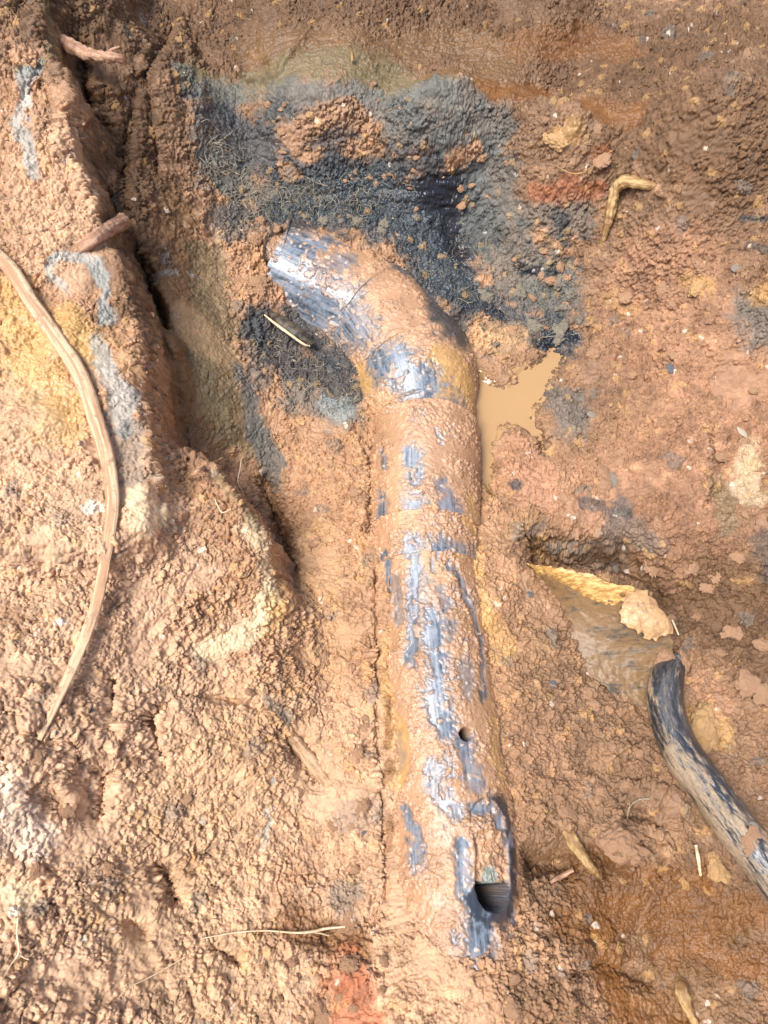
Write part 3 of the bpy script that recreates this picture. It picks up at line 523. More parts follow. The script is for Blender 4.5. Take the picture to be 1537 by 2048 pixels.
def section(name, s0, s1, rad, clean, mud, seed, holes=False, thick=1.0, cleanbias=0.0):
    m = (SC >= s0) & (SC <= s1); L = LC[m]; s = SC[m]; T, U, V = frames(L)
    R = rad(s); nv = 330; th = np.linspace(-.35 * math.pi, 1.35 * math.pi, nv)
    Nr = U[:, None] * np.cos(th)[None, :, None] + V[:, None] * np.sin(th)[None, :, None]
    G = L[:, None] + Nr * R[:, None, None]; P = G.reshape(-1, 3); Nv = Nr.reshape(-1, 3)
    ppx, ppy, dep = project(P); front = (Nv * (CAM - P)).sum(1) > 0
    fi = np.nonzero(front)[0]
    def loc(px, py): return P[fi[np.argmin((ppx[fi] - px) ** 2 + (ppy[fi] - py) ** 2)]]
    col, sm, wet, n1, n2 = shade(P, Nv, mud, loc, seed=seed)
    h, r1, r2, r3 = clods(P, seed + 5, .0015, .12)
    sm = np.maximum(sm, .9 * sst(-.15, .35, vn(P, .018, 231 + seed, 3)))
    # along-axis coordinates give scratches and smears that run round or along the pipe
    ss = np.repeat(s, nv); tt = np.tile(th, len(s)) * .055
    Q = np.stack([tt, ss, 0 * ss], 1)
    smear = vn(Q, (.0035, .02, 1), 201 + seed, 3, .6); scr = vn(Q, (.0011, .03, 1), 203 + seed, 2); smr2 = vn(Q, (.02, .004, 1), 207 + seed, 3, .6)
    PW = P + np.stack([vn(P, .016, 241, 3, .65), vn(P, .016, 243, 3, .65), 0 * P[:, 0]], 1) * .0075
    fine = vn(P, .0024, 221 + seed, 3, .7); cl = np.zeros(len(P))
    for chain, rpx, amt in clean:
        W = [loc(*p) for p in chain]; r = rpx * np.mean([(q - CAM) @ AXF for q in W]) / F_PX
        d = seg_d(PW, W, r * 2.5)
        cl = np.maximum(cl, amt * sst(1.9, .5, d / r + .45 * n1 + .75 * n2 + .35 * smear + .8 * fine))
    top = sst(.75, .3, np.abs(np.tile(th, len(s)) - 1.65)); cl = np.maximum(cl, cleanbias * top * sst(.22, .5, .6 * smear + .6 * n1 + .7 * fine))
    # film left on the cleaned places, crumbs clinging
    film = sst(-.05, .7, smear + .5 * n2 + .25 * smr2 + .4 * fine) * .7 + .3 * sst(.75, .35, cl)
    crumb = sst(.26, .42, vn(P, .006, 211 + seed, 2) + .25 * n1)
    mudm = np.clip(1 - cl * (1 - crumb * .9), 0, 1)
    sky_sheen = (sst(-.7, .7, .5 * scr + .8 * smear + .4 * fine) * sst(.25, .8, cl))[:, None]
    pcol = np.array([.022, .025, .030])[None] * (1 - sky_sheen) + np.array([.26, .31, .37])[None] * sky_sheen  # pale blue sky highlight painted into the colour of the scraped plastic
    tanc = np.array([.33, .20, .10])
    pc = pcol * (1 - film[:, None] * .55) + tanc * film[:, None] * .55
    col = col * (1 + (.22 * (r1 - .5) + .30 * (r2 - .5)) * (1 - sm))[:, None]
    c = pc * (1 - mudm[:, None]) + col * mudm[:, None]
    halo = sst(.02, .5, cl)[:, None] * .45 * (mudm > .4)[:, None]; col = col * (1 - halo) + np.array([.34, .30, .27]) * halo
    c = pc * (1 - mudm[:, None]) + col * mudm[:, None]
    wt = (.66 - .35 * film) * (1 - mudm) + wet * mudm
    D = (mudm ** 1.5) * (.0010 + h * (.70 - .62 * sm)) * thick * (.7 + .4 * sst(-.4, .4, n1)) + (1 - mudm) * scr * .00012
    gr = np.clip(.08 + mudm * (1 - sm * .8), 0, 1)
    if holes:
        W = [loc(*p) for p in [(978,1640),(990,1700),(990,1775)]]; r = .0165
        tl0 = 0; d = seg_d(P, W, .06) + .0013 * n1 + .0012 * n2; k = sst(r * 1.02, r * .90, d)
        tl = np.clip((W[0][1] - P[:, 1]) / (W[0][1] - W[-1][1]), -.3, 1.4)
        tl = tl + .05 * n2; k = k * sst(.12, .42, tl + .22 * n1 + .15 * n2); dpt = .003 + .003 * np.clip(tl, 0, 1) + .044 * sst(.93, .97, tl)
        fill = (1 - sst(.93, .96, tl))
        D = D * (1 - k) + k * (-dpt + h * .7 * fill)
        sd_ = sst(-.3, .6, (P[:, 0] - W[1][0]) / r) + sst(.9, 1.2, tl) + .25; rim = sst(-.45, .15, n1 + n2 + .7 * np.clip(sd_, 0, 1.2) - .38 - .3 * sst(.5, .1, tl)) * sst(1.25, .7, (d - r * .98) / (.0016 + .0095 * np.clip(sd_ - .3, 0, 1)) + .5 * n2 + .5 * n1 + .4 * fine) * sst(.93, 1.0, d / r); D = D * (1 - .8 * rim) + rim * .0006
        c = c * (1 - .9 * rim[:, None]) + np.array(K['black']) * 1.4 * .9 * rim[:, None]; wt = wt * (1 - rim) + .45 * rim; gr = gr * (1 - .8 * rim)
        fillc = 1 - sst(.90, .93, tl); inn = k[:, None] * np.where(d[:, None] < r * 1.0, 1, 0); c = c * (1 - inn) + (np.array(K['soil']) * (.8 + .5 * r2[:, None]) * fillc[:, None] + np.array(K['black']) * (1 - fillc[:, None])) * inn
        gw = loc(985, 1755); kg = (sst(.010, .006, np.linalg.norm(P - gw, axis=1) + .002 * n2) * k)[:, None]; c = c * (1 - kg) + np.array([.24, .25, .20]) * kg
        wt = wt * (1 - k) + .1 * k * fill; gr = gr * (1 - k) + k
        d = np.linalg.norm(P - loc(932, 1468), axis=1); k = sst(.0058, .0046, d + .0012 * n2); D = D * (1 - k) - .03 * k; c = c * (1 - .9 * k[:, None]) + np.array(K['black']) * .9 * k[:, None]
    P = P + Nv * D[:, None]
    cw = (mudm > .85) & ((Nv * (CAM - P)).sum(1) > 0) & (P[:, 2] > 0); ci = np.nonzero(cw)[0]; rc = np.random.RandomState(seed + 40); ci = rc.choice(ci, min(len(ci), int(len(P) * (.006 if thick == 1 else .005))), replace=False)
    CR.append((P[:0], Nv[:0], c[:0], wt[:0])) if False else CR.append((P[ci], Nv[ci], c[ci], wt[ci]))
    # square the ends of the section down to the centre line
    G = P.reshape(len(s), nv, 3); e0 = L[0] + (G[0] - L[0]) * .80; e1 = L[-1] + (G[-1] - L[-1]) * .80
    G = np.concatenate([e0[None], G, e1[None]]); 
    def ext(a): a = a.reshape((len(s), nv) + a.shape[1:]); return np.concatenate([a[:1], a, a[-1:]]).reshape((-1,) + a.shape[2:])
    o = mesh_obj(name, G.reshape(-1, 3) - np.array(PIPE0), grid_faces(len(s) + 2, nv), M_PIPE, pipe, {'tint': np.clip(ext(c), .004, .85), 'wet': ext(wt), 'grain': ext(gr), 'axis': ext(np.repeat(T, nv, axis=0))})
    return o
section('inlet_pipe', s_near(466, 512), sE0 + .031, lambda s: .046 + 0 * s, [([(480,500),(505,505)],22,1),([(480,540),(500,560)],18,1)], [('grey',[(440,470),(470,500)],30,.8,.1,.2)], 1)
section('elbow', sE0 + .028, sC0 + .003, lambda s: .063 + .0018 * sst(sE0 + .036, sE0 + .032, s) - .0145 * sst(sE1 - .045, sC0, s) + .0016 * (np.exp(-((s - sJ1) / .0016) ** 2) + np.exp(-((s - sJ2) / .0016) ** 2) + np.exp(-((s - sE1) / .002) ** 2)), CLEAN_E, MUDDY_E, 2, thick=.9)
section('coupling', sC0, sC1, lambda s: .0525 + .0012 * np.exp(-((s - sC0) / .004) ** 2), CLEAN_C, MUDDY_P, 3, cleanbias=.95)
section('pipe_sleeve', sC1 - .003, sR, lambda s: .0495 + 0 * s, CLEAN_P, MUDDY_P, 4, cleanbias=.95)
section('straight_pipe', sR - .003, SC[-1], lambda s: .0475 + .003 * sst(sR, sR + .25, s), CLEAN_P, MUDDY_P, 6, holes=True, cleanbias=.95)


cp, cn, cc_, cw_ = (np.concatenate(z) for z in zip(*CR)); rc = np.random.RandomState(5)
co_ = crumbs('mud_crumbs', cp - np.array(PIPE0), cn, cc_, cw_, .0007 + .0013 * rc.random_sample(len(cp)) ** 3, 33, None); co_.parent = pipe
# ------------------------------------------------------------------ black hose, roots, stones, shard
def on(px, py, lift=0.0):
    z = ground_at(px, py)[2] + lift
    return at_z(px, py, z)
def mixmat(name, c1, c2, scale, lo, hi, r1=.4, r2=.7, stretch=(1, 1, 1), rot=0, bump=.0006, third=None, along=False):
    m, N, L, B = mat(name)
    tc = N.new('ShaderNodeTexCoord').outputs['Object']
    if along:
        aa = N.new('ShaderNodeAttribute'); aa.attribute_name = 'along'; tc = aa.outputs['Vector']
    mp_ = N.new('ShaderNodeMapping'); L.new(tc, mp_.inputs[0]); mp_.inputs['Scale'].default_value = stretch; mp_.inputs['Rotation'].default_value = (0, 0, rot)
    n1 = noise(N, L, mp_.outputs[0], scale, 6, .68); n2 = noise(N, L, tc, scale * 6, 4, .6)
    mr = N.new('ShaderNodeMapRange'); mr.interpolation_type = 'SMOOTHSTEP'; L.new(n1.outputs[0], mr.inputs[0]); mr.inputs[1].default_value = lo; mr.inputs[2].default_value = hi
    mx = N.new('ShaderNodeMix'); mx.data_type = 'RGBA'; L.new(mr.outputs[0], mx.inputs[0]); mx.inputs[6].default_value = (*c1, 1); mx.inputs[7].default_value = (*c2, 1)
    res = mx.outputs[2]
    if third:
        n3 = noise(N, L, tc, scale * .5, 4, .6); mr3 = N.new('ShaderNodeMapRange'); mr3.interpolation_type = 'SMOOTHSTEP'; L.new(n3.outputs[0], mr3.inputs[0]); mr3.inputs[1].default_value = third[1]; mr3.inputs[2].default_value = third[2]
        m3 = N.new('ShaderNodeMix'); m3.data_type = 'RGBA'; L.new(mr3.outputs[0], m3.inputs[0]); L.new(res, m3.inputs[6]); m3.inputs[7].default_value = (*third[0], 1); res = m3.outputs[2]
    s_ = N.new('ShaderNodeVectorMath'); s_.operation = 'SCALE'; L.new(res, s_.inputs[0]); L.new(math_(N, L, 'MULTIPLY_ADD', n2.outputs[0], .8, .6), s_.inputs['Scale']); L.new(s_.outputs[0], B.inputs['Base Color'])
    rr = N.new('ShaderNodeMapRange'); L.new(mr.outputs[0], rr.inputs[0]); rr.inputs[3].default_value = r1; rr.inputs[4].default_value = r2; L.new(rr.outputs[0], B.inputs['Roughness'])
    bp = N.new('ShaderNodeBump'); bp.inputs['Distance'].default_value = bump; bp.inputs['Strength'].default_value = .9
    L.new(math_(N, L, 'ADD', n1.outputs[0], math_(N, L, 'MULTIPLY', n2.outputs[0], .3)), bp.inputs['Height']); L.new(bp.outputs[0], B.inputs['Normal'])
    return m
M_ROOT = mixmat('old_root', (.30, .17, .085), (.52, .34, .19), 260, .42, .58, .6, .6, (1, 1, .12), bump=.0015, along=True)
M_STRAP = mixmat('pale_root_bark', (.42, .22, .11), (.62, .45, .27), 300, .42, .60, .5, .6, (1, 1, .05), bump=.0016, third=((.36, .21, .12), .52, .66), along=True)
M_ROOTY = mixmat('yellow_root', (.26, .14, .05), (.48, .31, .13), 300, .42, .58, .35, .6, (1, 1, .15), bump=.0016, along=True)
M_ROOTP = mixmat('pink_root', (.30, .15, .08), (.50, .30, .19), 300, .42, .58, .5, .7, (1, 1, .15), bump=.0016, along=True)
M_FINE = mixmat('fine_pale_root', (.62, .45, .25), (.72, .58, .38), 200, .4, .6, .5, .5)
M_HAIR = mixmat('dark_root_hair', (.22, .18, .12), (.40, .34, .24), 100, .4, .6, .6, .6)
M_BARK = mixmat('dark_bark', (.03, .022, .015), (.10, .07, .04), 120, .4, .6, .5, .6)
M_HOSE = mixmat('muddy_hose_rubber', (.024, .026, .03), (.46, .33, .19), 150, .44, .60, .3, .7, (1.3, .35, 1), .62, third=((.03, .03, .034), .50, .60))
# hose
hp = [(1352,1322,.012),(1334,1365,.022),(1336,1430,.032),(1362,1500,.042),(1412,1570,.052),(1470,1648,.062),(1530,1728,.07),(1600,1820,.078),(1720,1970,.09),(1900,2200,.11)]
hose = empty('hose', at_z(*hp[3])); tag(hose, 'mud streaked black rubber hose curving out of the soil at the right', 'hose')
HL = Vector(hose.location)
def hose_body():
    A, sh_ = resample(catmull([tuple(at_z(*p)) + (r,) for p, r in zip(hp, [.009, .0140, .0148, .015, .015, .015, .015, .015, .015, .015])], 30), .0006)
    L, R_ = A[:, :3], A[:, 3]; T, U, V = frames(L); nv = 200; th = np.linspace(0, 2 * math.pi, nv)
    Nr = (U[:, None] * np.cos(th)[None, :, None] + V[:, None] * np.sin(th)[None, :, None])
    P = (L[:, None] + Nr * R_[:, None, None]).reshape(-1, 3); Nv = Nr.reshape(-1, 3)
    ss = np.repeat(sh_, nv); Q = np.stack([Nv[:, 0] * .017, Nv[:, 1] * .017 + Nv[:, 2] * .011, ss], 1)
    a1 = vn(Q, (.0035, .0035, .016), 501, 4, .65); a2 = vn(Q, (.0014, .0014, .004), 503, 3, .65); a3 = vn(Q, (.012, .012, .03), 505, 3)
    side = Nv @ np.array([-.75, -.45, .1])                       # the side towards the pit carries more dried mud
    m = .9 * sst(-.05, .6, a1 * .9 + .45 * a2 + .5 * a3 + .5 * side - .17 + .25 * sst(.05, .1, ss) - .3 * sst(.14, .22, ss))
    film = sst(-.4, .5, a1 + .5 * a2) * .5
    c = np.array([.022, .024, .028])[None] * (1 + .5 * a2[:, None]); c = c * (1 - film[:, None]) + np.array([.14, .12, .10]) * film[:, None]
    mc = np.array([.27, .185, .105])[None] * (1 + .3 * a2[:, None] + .2 * a3[:, None]); c = c * (1 - m[:, None]) + mc * m[:, None]
    P = P + Nv * (m * .0006 + .0012 * a3 + .0003 * a2)[:, None]
    k = sst(.012, .0, ss); P = P + Nv * (vn(P, .006, 509, 2) * .004 * k)[:, None]
    return mesh_obj('hose_body', P - np.array(HL), grid_faces(len(L), nv), M_PIPE, hose, {'tint': np.clip(c, .004, .8), 'wet': .62 * (1 - m), 'grain': np.clip(.15 + m, 0, 1), 'axis': np.repeat(T, nv, axis=0)})
hose_body()
# pebble and earth lumps resting on hose
BLOBS = {}
def blob_mesh(name, material, seed, squash=.7, rough=.35, angular=0):
    import bmesh
    bm = bmesh.new(); bmesh.ops.create_icosphere(bm, subdivisions=5, radius=1)
    V = np.array([v.co[:] for v in bm.verts]); rn = np.random.RandomState(seed)
    k = vn(V + seed * 3.7, .9, seed, 3, .55)
    W = V * (1 + rough * k)[:, None]
    if angular:
        for _ in range(9):
            n = rn.normal(size=3); n /= np.linalg.norm(n); dd = W @ n; ex = np.maximum(dd - rn.uniform(.55, .8), 0); W -= ex[:, None] * n * .9
    else:
        f, g, r = worley(V + seed, .42, seed + 5); W *= (1 + .26 * (1 - f * f * 1.5))[:, None]; f, g, r = worley(V + seed, .2, seed + 6); W *= (1 + .12 * (1 - f * f * 1.5))[:, None]
    if not angular:
        for _ in range(6):
            n = rn.normal(size=3); n /= np.linalg.norm(n); dd = W @ n; ex = np.maximum(dd - rn.uniform(.6, .85), 0); W -= ex[:, None] * n * .8
        h_, _, _, _ = clods(W * .011 + seed, 3); W = W * (1 + h_ * 55)[:, None]
    W[:, 2] *= squash
    for v, c in zip(bm.verts, W): v.co = c
    me = bpy.data.meshes.new(name); bm.to_mesh(me); bm.free(); me.polygons.foreach_set('use_smooth', np.ones(len(me.polygons), bool)); me.materials.append(material)
    return me
def put_blob(name, me, p, size, rz, label, cat, group=None, sc=(1, 1, 1), sink=.25, tilt=(0, 0)):
    o = bpy.data.objects.new(name, me); C.objects.link(o); o.location = (p[0], p[1], p[2] + size * (.6 - sink)); o.scale = tuple(size * k for k in sc); o.rotation_euler = (tilt[0], tilt[1], rz)
    return tag(o, label, cat, group)
M_CLOD = mixmat('soil_clod', (.34, .18, .09), (.48, .28, .16), 160, .35, .65, .55, .65, bump=.001)
M_CLODO = mixmat('ochre_clod', (.50, .28, .11), (.60, .38, .18), 160, .35, .65, .15, .3, bump=.001)
M_CLODG = mixmat('grey_clod', (.17, .145, .105), (.30, .25, .18), 160, .35, .65, .5, .6, bump=.001)
st1 = blob_mesh('stone_a', M_STONE, 11, .6, .2, 1); st2 = blob_mesh('stone_b', M_PALE, 23, .55, .25, 1); st3 = blob_mesh('stone_c', M_DARKST, 31, .6, .2, 1)
STN = [(1418,138,14,st1,.3,(1.7,.8,.8),'flat grey green stone with a crack near the top right corner'),(1222,962,20,st1,.5,(1,1,.5),'round grey stone set in soil right of the small puddle'),
 (1476,540,17,st1,1,(1,.9,.7),'olive grey pebble on the right slope beside dark streaks'),(1482,866,13,st2,2,(1.3,.8,.6),'pale cream stone chip on the right slope below the grey lump'),(748,1638,10,st2,.4,(1.3,.8,.6),'white pebble beside the pipe on its left side'),
 (728,1668,8,st3,.4,(1.2,.8,.6),'small blue black pebble below the white pebble left of the pipe'),(408,1640,11,st2,.9,(1,1.3,.6),'light stone half sunk in the lower left bank'),(885,1666,0,st1,0,(1,1,1),''),(1255,1070,0,st1,0,(1,1,1),''),
 (108,1470,12,st3,1.2,(1.2,1,.6),'purplish grey pebble below the end of the long flat root'),(185,1428,10,st3,2.2,(1.2,1,.6),'dark pebble in the bank right of the long flat root end'),(340,697,0,st3,0,(1,1,1),''),
 (289,735,9,st3,.2,(1,1,.8),'small dark stone at the edge of the near bank above the crevice'),(1253,355,7,st2,.2,(1.3,.9,.6),''),(1256,424,6,st2,.2,(1.4,.9,.6),'tiny white chip right of the bent root'),(1258,1702,10,st1,.2,(1,1.2,.7),'bluish pebble on the clod above the orange hollow'),(672,1848,0,st1,0,(1,1,1),''),
 (1103,1372,9,st3,.2,(1.2,1,.6),'dark blue pebble between the pipe and the broken shard'),(1060,1190,8,st3,.4,(1,1,.6),'small slate pebble left of the broken shard'),(1388,672,10,st3,.9,(1.1,1,.6),''),(1180,480,0,st3,0,(1,1,1),''),
 (1340,745,13,st3,1.9,(1.3,.8,.7),'dark grey pebble in the red crumbs of the right slope'),(1185,835,12,st1,.9,(1,1.2,.6),'grey stone right of the puddle by the grey lump'),(1300,545,9,st3,.9,(1,1,.6),'')]
for px, py, rp, me, rz, sc, lab in STN:
    if not rp or not lab: continue
    p = ground_at(px, py); r = rp * ((p - CAM) @ AXF) / F_PX
    put_blob('stone', me, p, r * .85, rz, lab, 'stone', None, sc, .5)
hz = at_z(1508, 1656, .062 + .0165)
put_blob('stone', st1, hz, .0042, .3, 'smooth pale grey pebble resting on the black hose', 'stone', None, (1, 1, .7), .45)
cl_r = [blob_mesh('clod_a', M_CLOD, 41), blob_mesh('clod_b', M_CLOD, 43), blob_mesh('clod_c', M_CLOD, 47, .8, .45)]
cl_o = blob_mesh('clod_d', M_CLODO, 53); cl_g = blob_mesh('clod_e', M_CLODG, 59)
hz = at_z(1512, 1688, .062 + .0165); put_blob('clod', cl_r[1], hz, .008, 1, 'reddish lump of soil stuck on the hose beside the pebble', 'clod', None, (1, .8, .5), .5)
rnd = random.Random(4)
def scatter(n, x0, y0, x1, y1, r0, r1_, mes, label, group, pick=None):
    for _ in range(n):
        px, py = rnd.uniform(x0, x1), rnd.uniform(y0, y1)
        p = ground_at(px, py); r = (r0 + (r1_ - r0) * rnd.random() ** 2) * ((p - CAM) @ AXF) / F_PX
        put_blob('clod', rnd.choice(mes), p, r, rnd.uniform(0, 6.3), label, 'clod', group, (rnd.uniform(.8, 1.3), rnd.uniform(.7, 1), rnd.uniform(.7, 1)), rnd.uniform(.5, .85))
scatter(60, 540, 200, 800, 370, 2.5, 8, cl_r, 'orange brown crumb of soil scattered on the grey clay above the elbow', 'crumbs on the grey clay')
scatter(34, 820, 260, 1180, 440, 2.5, 9, cl_r, 'reddish crumb of soil on the dark clay right of the elbow', 'crumbs on the dark clay')
scatter(46, 1150, 500, 1520, 1080, 5, 17, cl_r, 'lump of soil among the coarse crumbs of the right slope', 'lumps on the right slope')
scatter(26, 960, 480, 1160, 700, 5, 14, [cl_g, cl_r[0], cl_g], 'grey brown lump of clay beside the dark water seep', 'lumps by the seep')
scatter(24, 1040, 1150, 1290, 1700, 7, 15, cl_r, 'crumb of soil between the pipe and the hose', 'crumbs by the hose')
scatter(26, 590, 950, 740, 1750, 6, 14, cl_r, 'crumb of soil on the strip left of the pipe', 'crumbs left of the pipe')
scatter(22, 60, 1350, 540, 1950, 8, 18, cl_r, 'lump of soil lying on the lower left bank', 'lumps on the lower bank')
scatter(16, 560, 1900, 1100, 2040, 8, 20, cl_r, 'lump of soil over the buried end of the pipe', 'lumps at the pipe end')
scatter(22, 505, 440, 590, 610, 5, 15, cl_r, 'lump of soil packed against the mouth of the elbow', 'lumps at the elbow mouth')
scatter(16, 580, 425, 860, 470, 4, 11, [cl_r[0], cl_g, cl_g], 'crumb along the upper edge of the elbow', 'crumbs along the elbow')
scatter(14, 1300, 1100, 1530, 1400, 10, 24, cl_r, 'dark lump of soil above the hose end', 'lumps above the hose')
for px, py, r, me, lab in [(1105,905,13,cl_o,'wet glistening ochre clod at the lower tip of the puddle'),(1240,1690,34,cl_r[2],'large rounded clod above the orange hollow at lower right'),(700,1845,22,cl_r[0],'angular brown clod hanging above the red patch left of the pipe'),(1120,282,21,cl_o,'shiny wet ochre lump on the upper right wall'),
  (1200,318,20,cl_r[0],'brick red lump below the shiny lump on the upper wall'),(1400,1460,32,cl_o,'wet pale ochre lump right of the hose bend'),(1395,578,16,cl_o,'orange yellow clod on the right slope'),(1430,1740,20,cl_o,'small ochre clod beside the short twig under the hose')]:
    p = ground_at(px, py); put_blob('clod', me, p, r * ((p - CAM) @ AXF) / F_PX, r, lab, 'clod', None, (1.1, .9, .8), .8)
# roots
def root(name, chain, rp, material, label, cat='root', flat=1, rough=.32, grain=.004, step=.0008, zs=None, sides=18, seed=1, group=None):
    pts = [on(px, py, l) for px, py, l in chain]; rad = [r * ((p - CAM) @ AXF) / F_PX for r, p in zip(rp, pts)]
    o = tube(name, pts, rad, material, None, step, sides, rough, seed, flat, grain); return tag(o, label, cat, group)
LR = [(-30,490,.218),(20,535,.212),(60,600,.203),(110,670,.195),(160,750,.187),(195,850,.182),(217,930,.178),(225,1010,.177),(213,1100,.173),(195,1200,.170),(160,1300,.168),(115,1400,.166),(78,1480,.150)]
pts = [at_z(px, py, z - .004) for px, py, z in LR]
for i, (px, py, z) in enumerate(LR):
    g = ground_at(px, py)[2]
    pts[i] = at_z(px, py, g + .004)
rad = [r * ((p - CAM) @ AXF) / F_PX for r, p in zip([15, 15, 15, 15, 16, 16, 15, 13.5, 12.5, 12, 11.5, 10.5, 6], pts)]
zsm = np.array([p[2] for p in pts]); zsm[1:-1] = (zsm[:-2] + zsm[1:-1] * 2 + zsm[2:]) / 4 + .002
pts = [at_z(q[0], q[1], z) for q, z in zip(LR, zsm)]
tag(tube('root', pts, rad, M_STRAP, None, .001, 16, .12, 3, .45, .01), 'long pale flat root bowed across the near left bank', 'root')
root('root', [(1320,372,-.004),(1290,368,.004),(1252,362,.009),(1232,378,.010),(1225,410,.008),(1216,450,.006),(1204,490,.0)], [7,10,12,11,10,8,4], M_ROOTY, 'bent yellow root sticking out of the upper right slope', flat=1, rough=.4)
root('root', [(140,512,-.008),(185,480,.004),(215,460,.012),(246,442,.020)], [9,13,13,15], M_ROOTP, 'broken stub of pink brown root poking from the bank edge')
root('root', [(118,75,.0),(140,92,.012),(170,105,.02),(205,112,.03),(235,115,.035),(254,124,.035)], [10,14,12,10,9,5], M_ROOTP, 'ragged root hanging over the dark cleft at the top left', rough=.5, grain=.004)
root('root', [(205,112,.03),(222,100,.036),(240,92,.042)], [4,3,1.5], M_ROOTP, 'thin spur beside the ragged root at the top left')
root('root', [(165,245,.004),(178,228,.012),(192,218,.018)], [5,6,4], M_ROOTP, 'short root tip on the bank edge below the ragged root')
root('root', [(575,1465,-.006),(605,1500,.003),(628,1530,.003),(660,1572,-.008)], [13,14,15,13], M_ROOT, 'smooth brown root stub emerging left of the pipe')
root('root', [(1128,1648,-.008),(1150,1688,.005),(1175,1725,.006),(1205,1762,-.005)], [9,13,10,6], M_ROOTY, 'knobbly brown root above the hollow right of the pipe slot', rough=.35)
root('root', [(1100,1768,.004),(1125,1752,.010),(1148,1740,.010)], [4,5,4], M_ROOTP, 'pinkish twig lying in the hollow beside the pipe slot')
root('root', [(1358,1950,-.004),(1366,1985,.008),(1378,2020,.008),(1400,2065,-.004)], [6,13,10,8], M_ROOTY, 'stubby yellow brown root in the wet hollow at the bottom right', rough=.35)
root('twig', [(1393,1692,.006),(1397,1715,.010),(1402,1750,.002)], [3,3.5,3], M_FINE, 'short straw coloured twig standing below the hose', 'twig')
root('twig', [(1345,1240,.02),(1352,1255,.022),(1358,1270,.02)], [1.6,2,1.4], M_FINE, 'pale sliver at the tip of the folded flap', 'twig')
root('twig', [(1092,1385,.003),(1110,1396,.003)], [2.5,3], M_ROOTY, 'tiny yellow straw between the pipe and the shard', 'twig')
root('rootlet', [(400,1878,.003),(470,1866,.004),(530,1862,.004),(590,1866,.004),(625,1864,.006),(650,1858,.006),(690,1854,.006)], [1,1.3,1.6,2.2,2.8,2.6,2], M_FINE, 'thin white rootlet stretched across the soil left of the pipe end', 'root', sides=6)
root('rootlet', [(622,1864,.005),(645,1868,.005),(658,1872,.004)], [1.8,1.8,1.2], M_FINE, 'short fork of the white rootlet near the red patch', 'root', sides=6)
root('rootlet', [(36,1835,.004),(34,1870,.004),(38,1905,.004),(22,1930,.004),(8,1955,.003)], [2.4,2,2.2,1.8,1.2], M_FINE, 'pale branching rootlet at the bottom left corner', 'root', sides=6)
root('rootlet', [(38,1908,.004),(48,1916,.004),(58,1920,.003)], [1.4,1.6,1], M_FINE, 'side shoot of the rootlet at the bottom left corner', 'root', sides=6)
root('rootlet', [(255,1975,.003),(290,1960,.003),(330,1938,.003),(370,1915,.003)], [1,1.2,1.2,1], M_FINE, 'hair thin rootlet on the lower left bank', 'root', sides=6)
root('rootlet', [(-5,1520,.005),(10,1526,.006),(26,1524,.004)], [1.8,2,1.2], M_FINE, 'short white rootlet at the left edge of the photo', 'root', sides=6)
root('rootlet', [(483,918,.010),(480,940,.012),(476,965,.012),(486,985,.010),(490,1005,.006)], [1.2,1.3,1.5,1.2,1], M_FINE, 'curly thread of root above the crevice', 'root', sides=6)
root('rootlet', [(430,998,.004),(436,1012,.005),(445,1025,.005),(462,1018,.004)], [1.1,1.3,1.2,1], M_FINE, 'thin hooked root on the lower bank top', 'root', sides=6)
root('rootlet', [(375,957,.006),(400,940,.014),(425,928,.018),(445,915,.022)], [3,4.5,3.5,2], M_ROOTP, 'frayed grey root end at the top of the lower bank', 'root', rough=.5)
root('rootlet', [(1255,1640,.003),(1260,1615,.004),(1278,1600,.004),(1300,1598,.003)], [1.2,1.4,1.2,1], M_HAIR, 'fine grey thread on the soil left of the hose', 'root', sides=6)
root('rootlet', [(1110,330,.006),(1140,345,.008),(1165,345,.008),(1190,330,.004)], [1.2,1.3,1.3,1], M_ROOTY, 'thin curved rootlet over the red band of the upper wall', 'root', sides=6)
root('rootlet', [(706,120,.004),(704,100,.010),(700,88,.014)], [3.5,3,2], M_ROOTY, 'small forked root nub on the back wall', 'root', rough=.4)
# split bark strip next to the elbow
bk = [at_z(538,622,.03), at_z(560,640,.032), at_z(590,662,.030), at_z(618,682,.024), at_z(630,686,.02)]
tag(tube('bark_strip', bk, [.002, .0058, .0068, .005, .0015], M_BARK, None, .0012, 14, .3, 9, .7, .004), 'dark hollow sliver of bark lying along the lower edge of the elbow', 'bark')
tag(tube('twig', [p + np.array([-.005, -.006, .003]) for p in bk], [.0008, .0014, .0015, .0013, .0008], M_FINE, None, .0012, 8, .2, 9, 1, .004), 'thin pale splinter along the dark bark sliver', 'twig')
for px, py, rr_, lab in [(1332,1318,20,'lump of soil crowning the buried end of the hose'),(1366,1330,17,'reddish lump of soil right of the buried end of the hose'),(1318,1352,11,'small crumb of soil left of the buried end of the hose')]:
    p = at_z(px, py, .018); put_blob('clod', cl_r[rr_ % 3], p, rr_ * ((p - CAM) @ AXF) / F_PX, rr_, lab, 'clod', None, (1.1, .8, .7), .6)
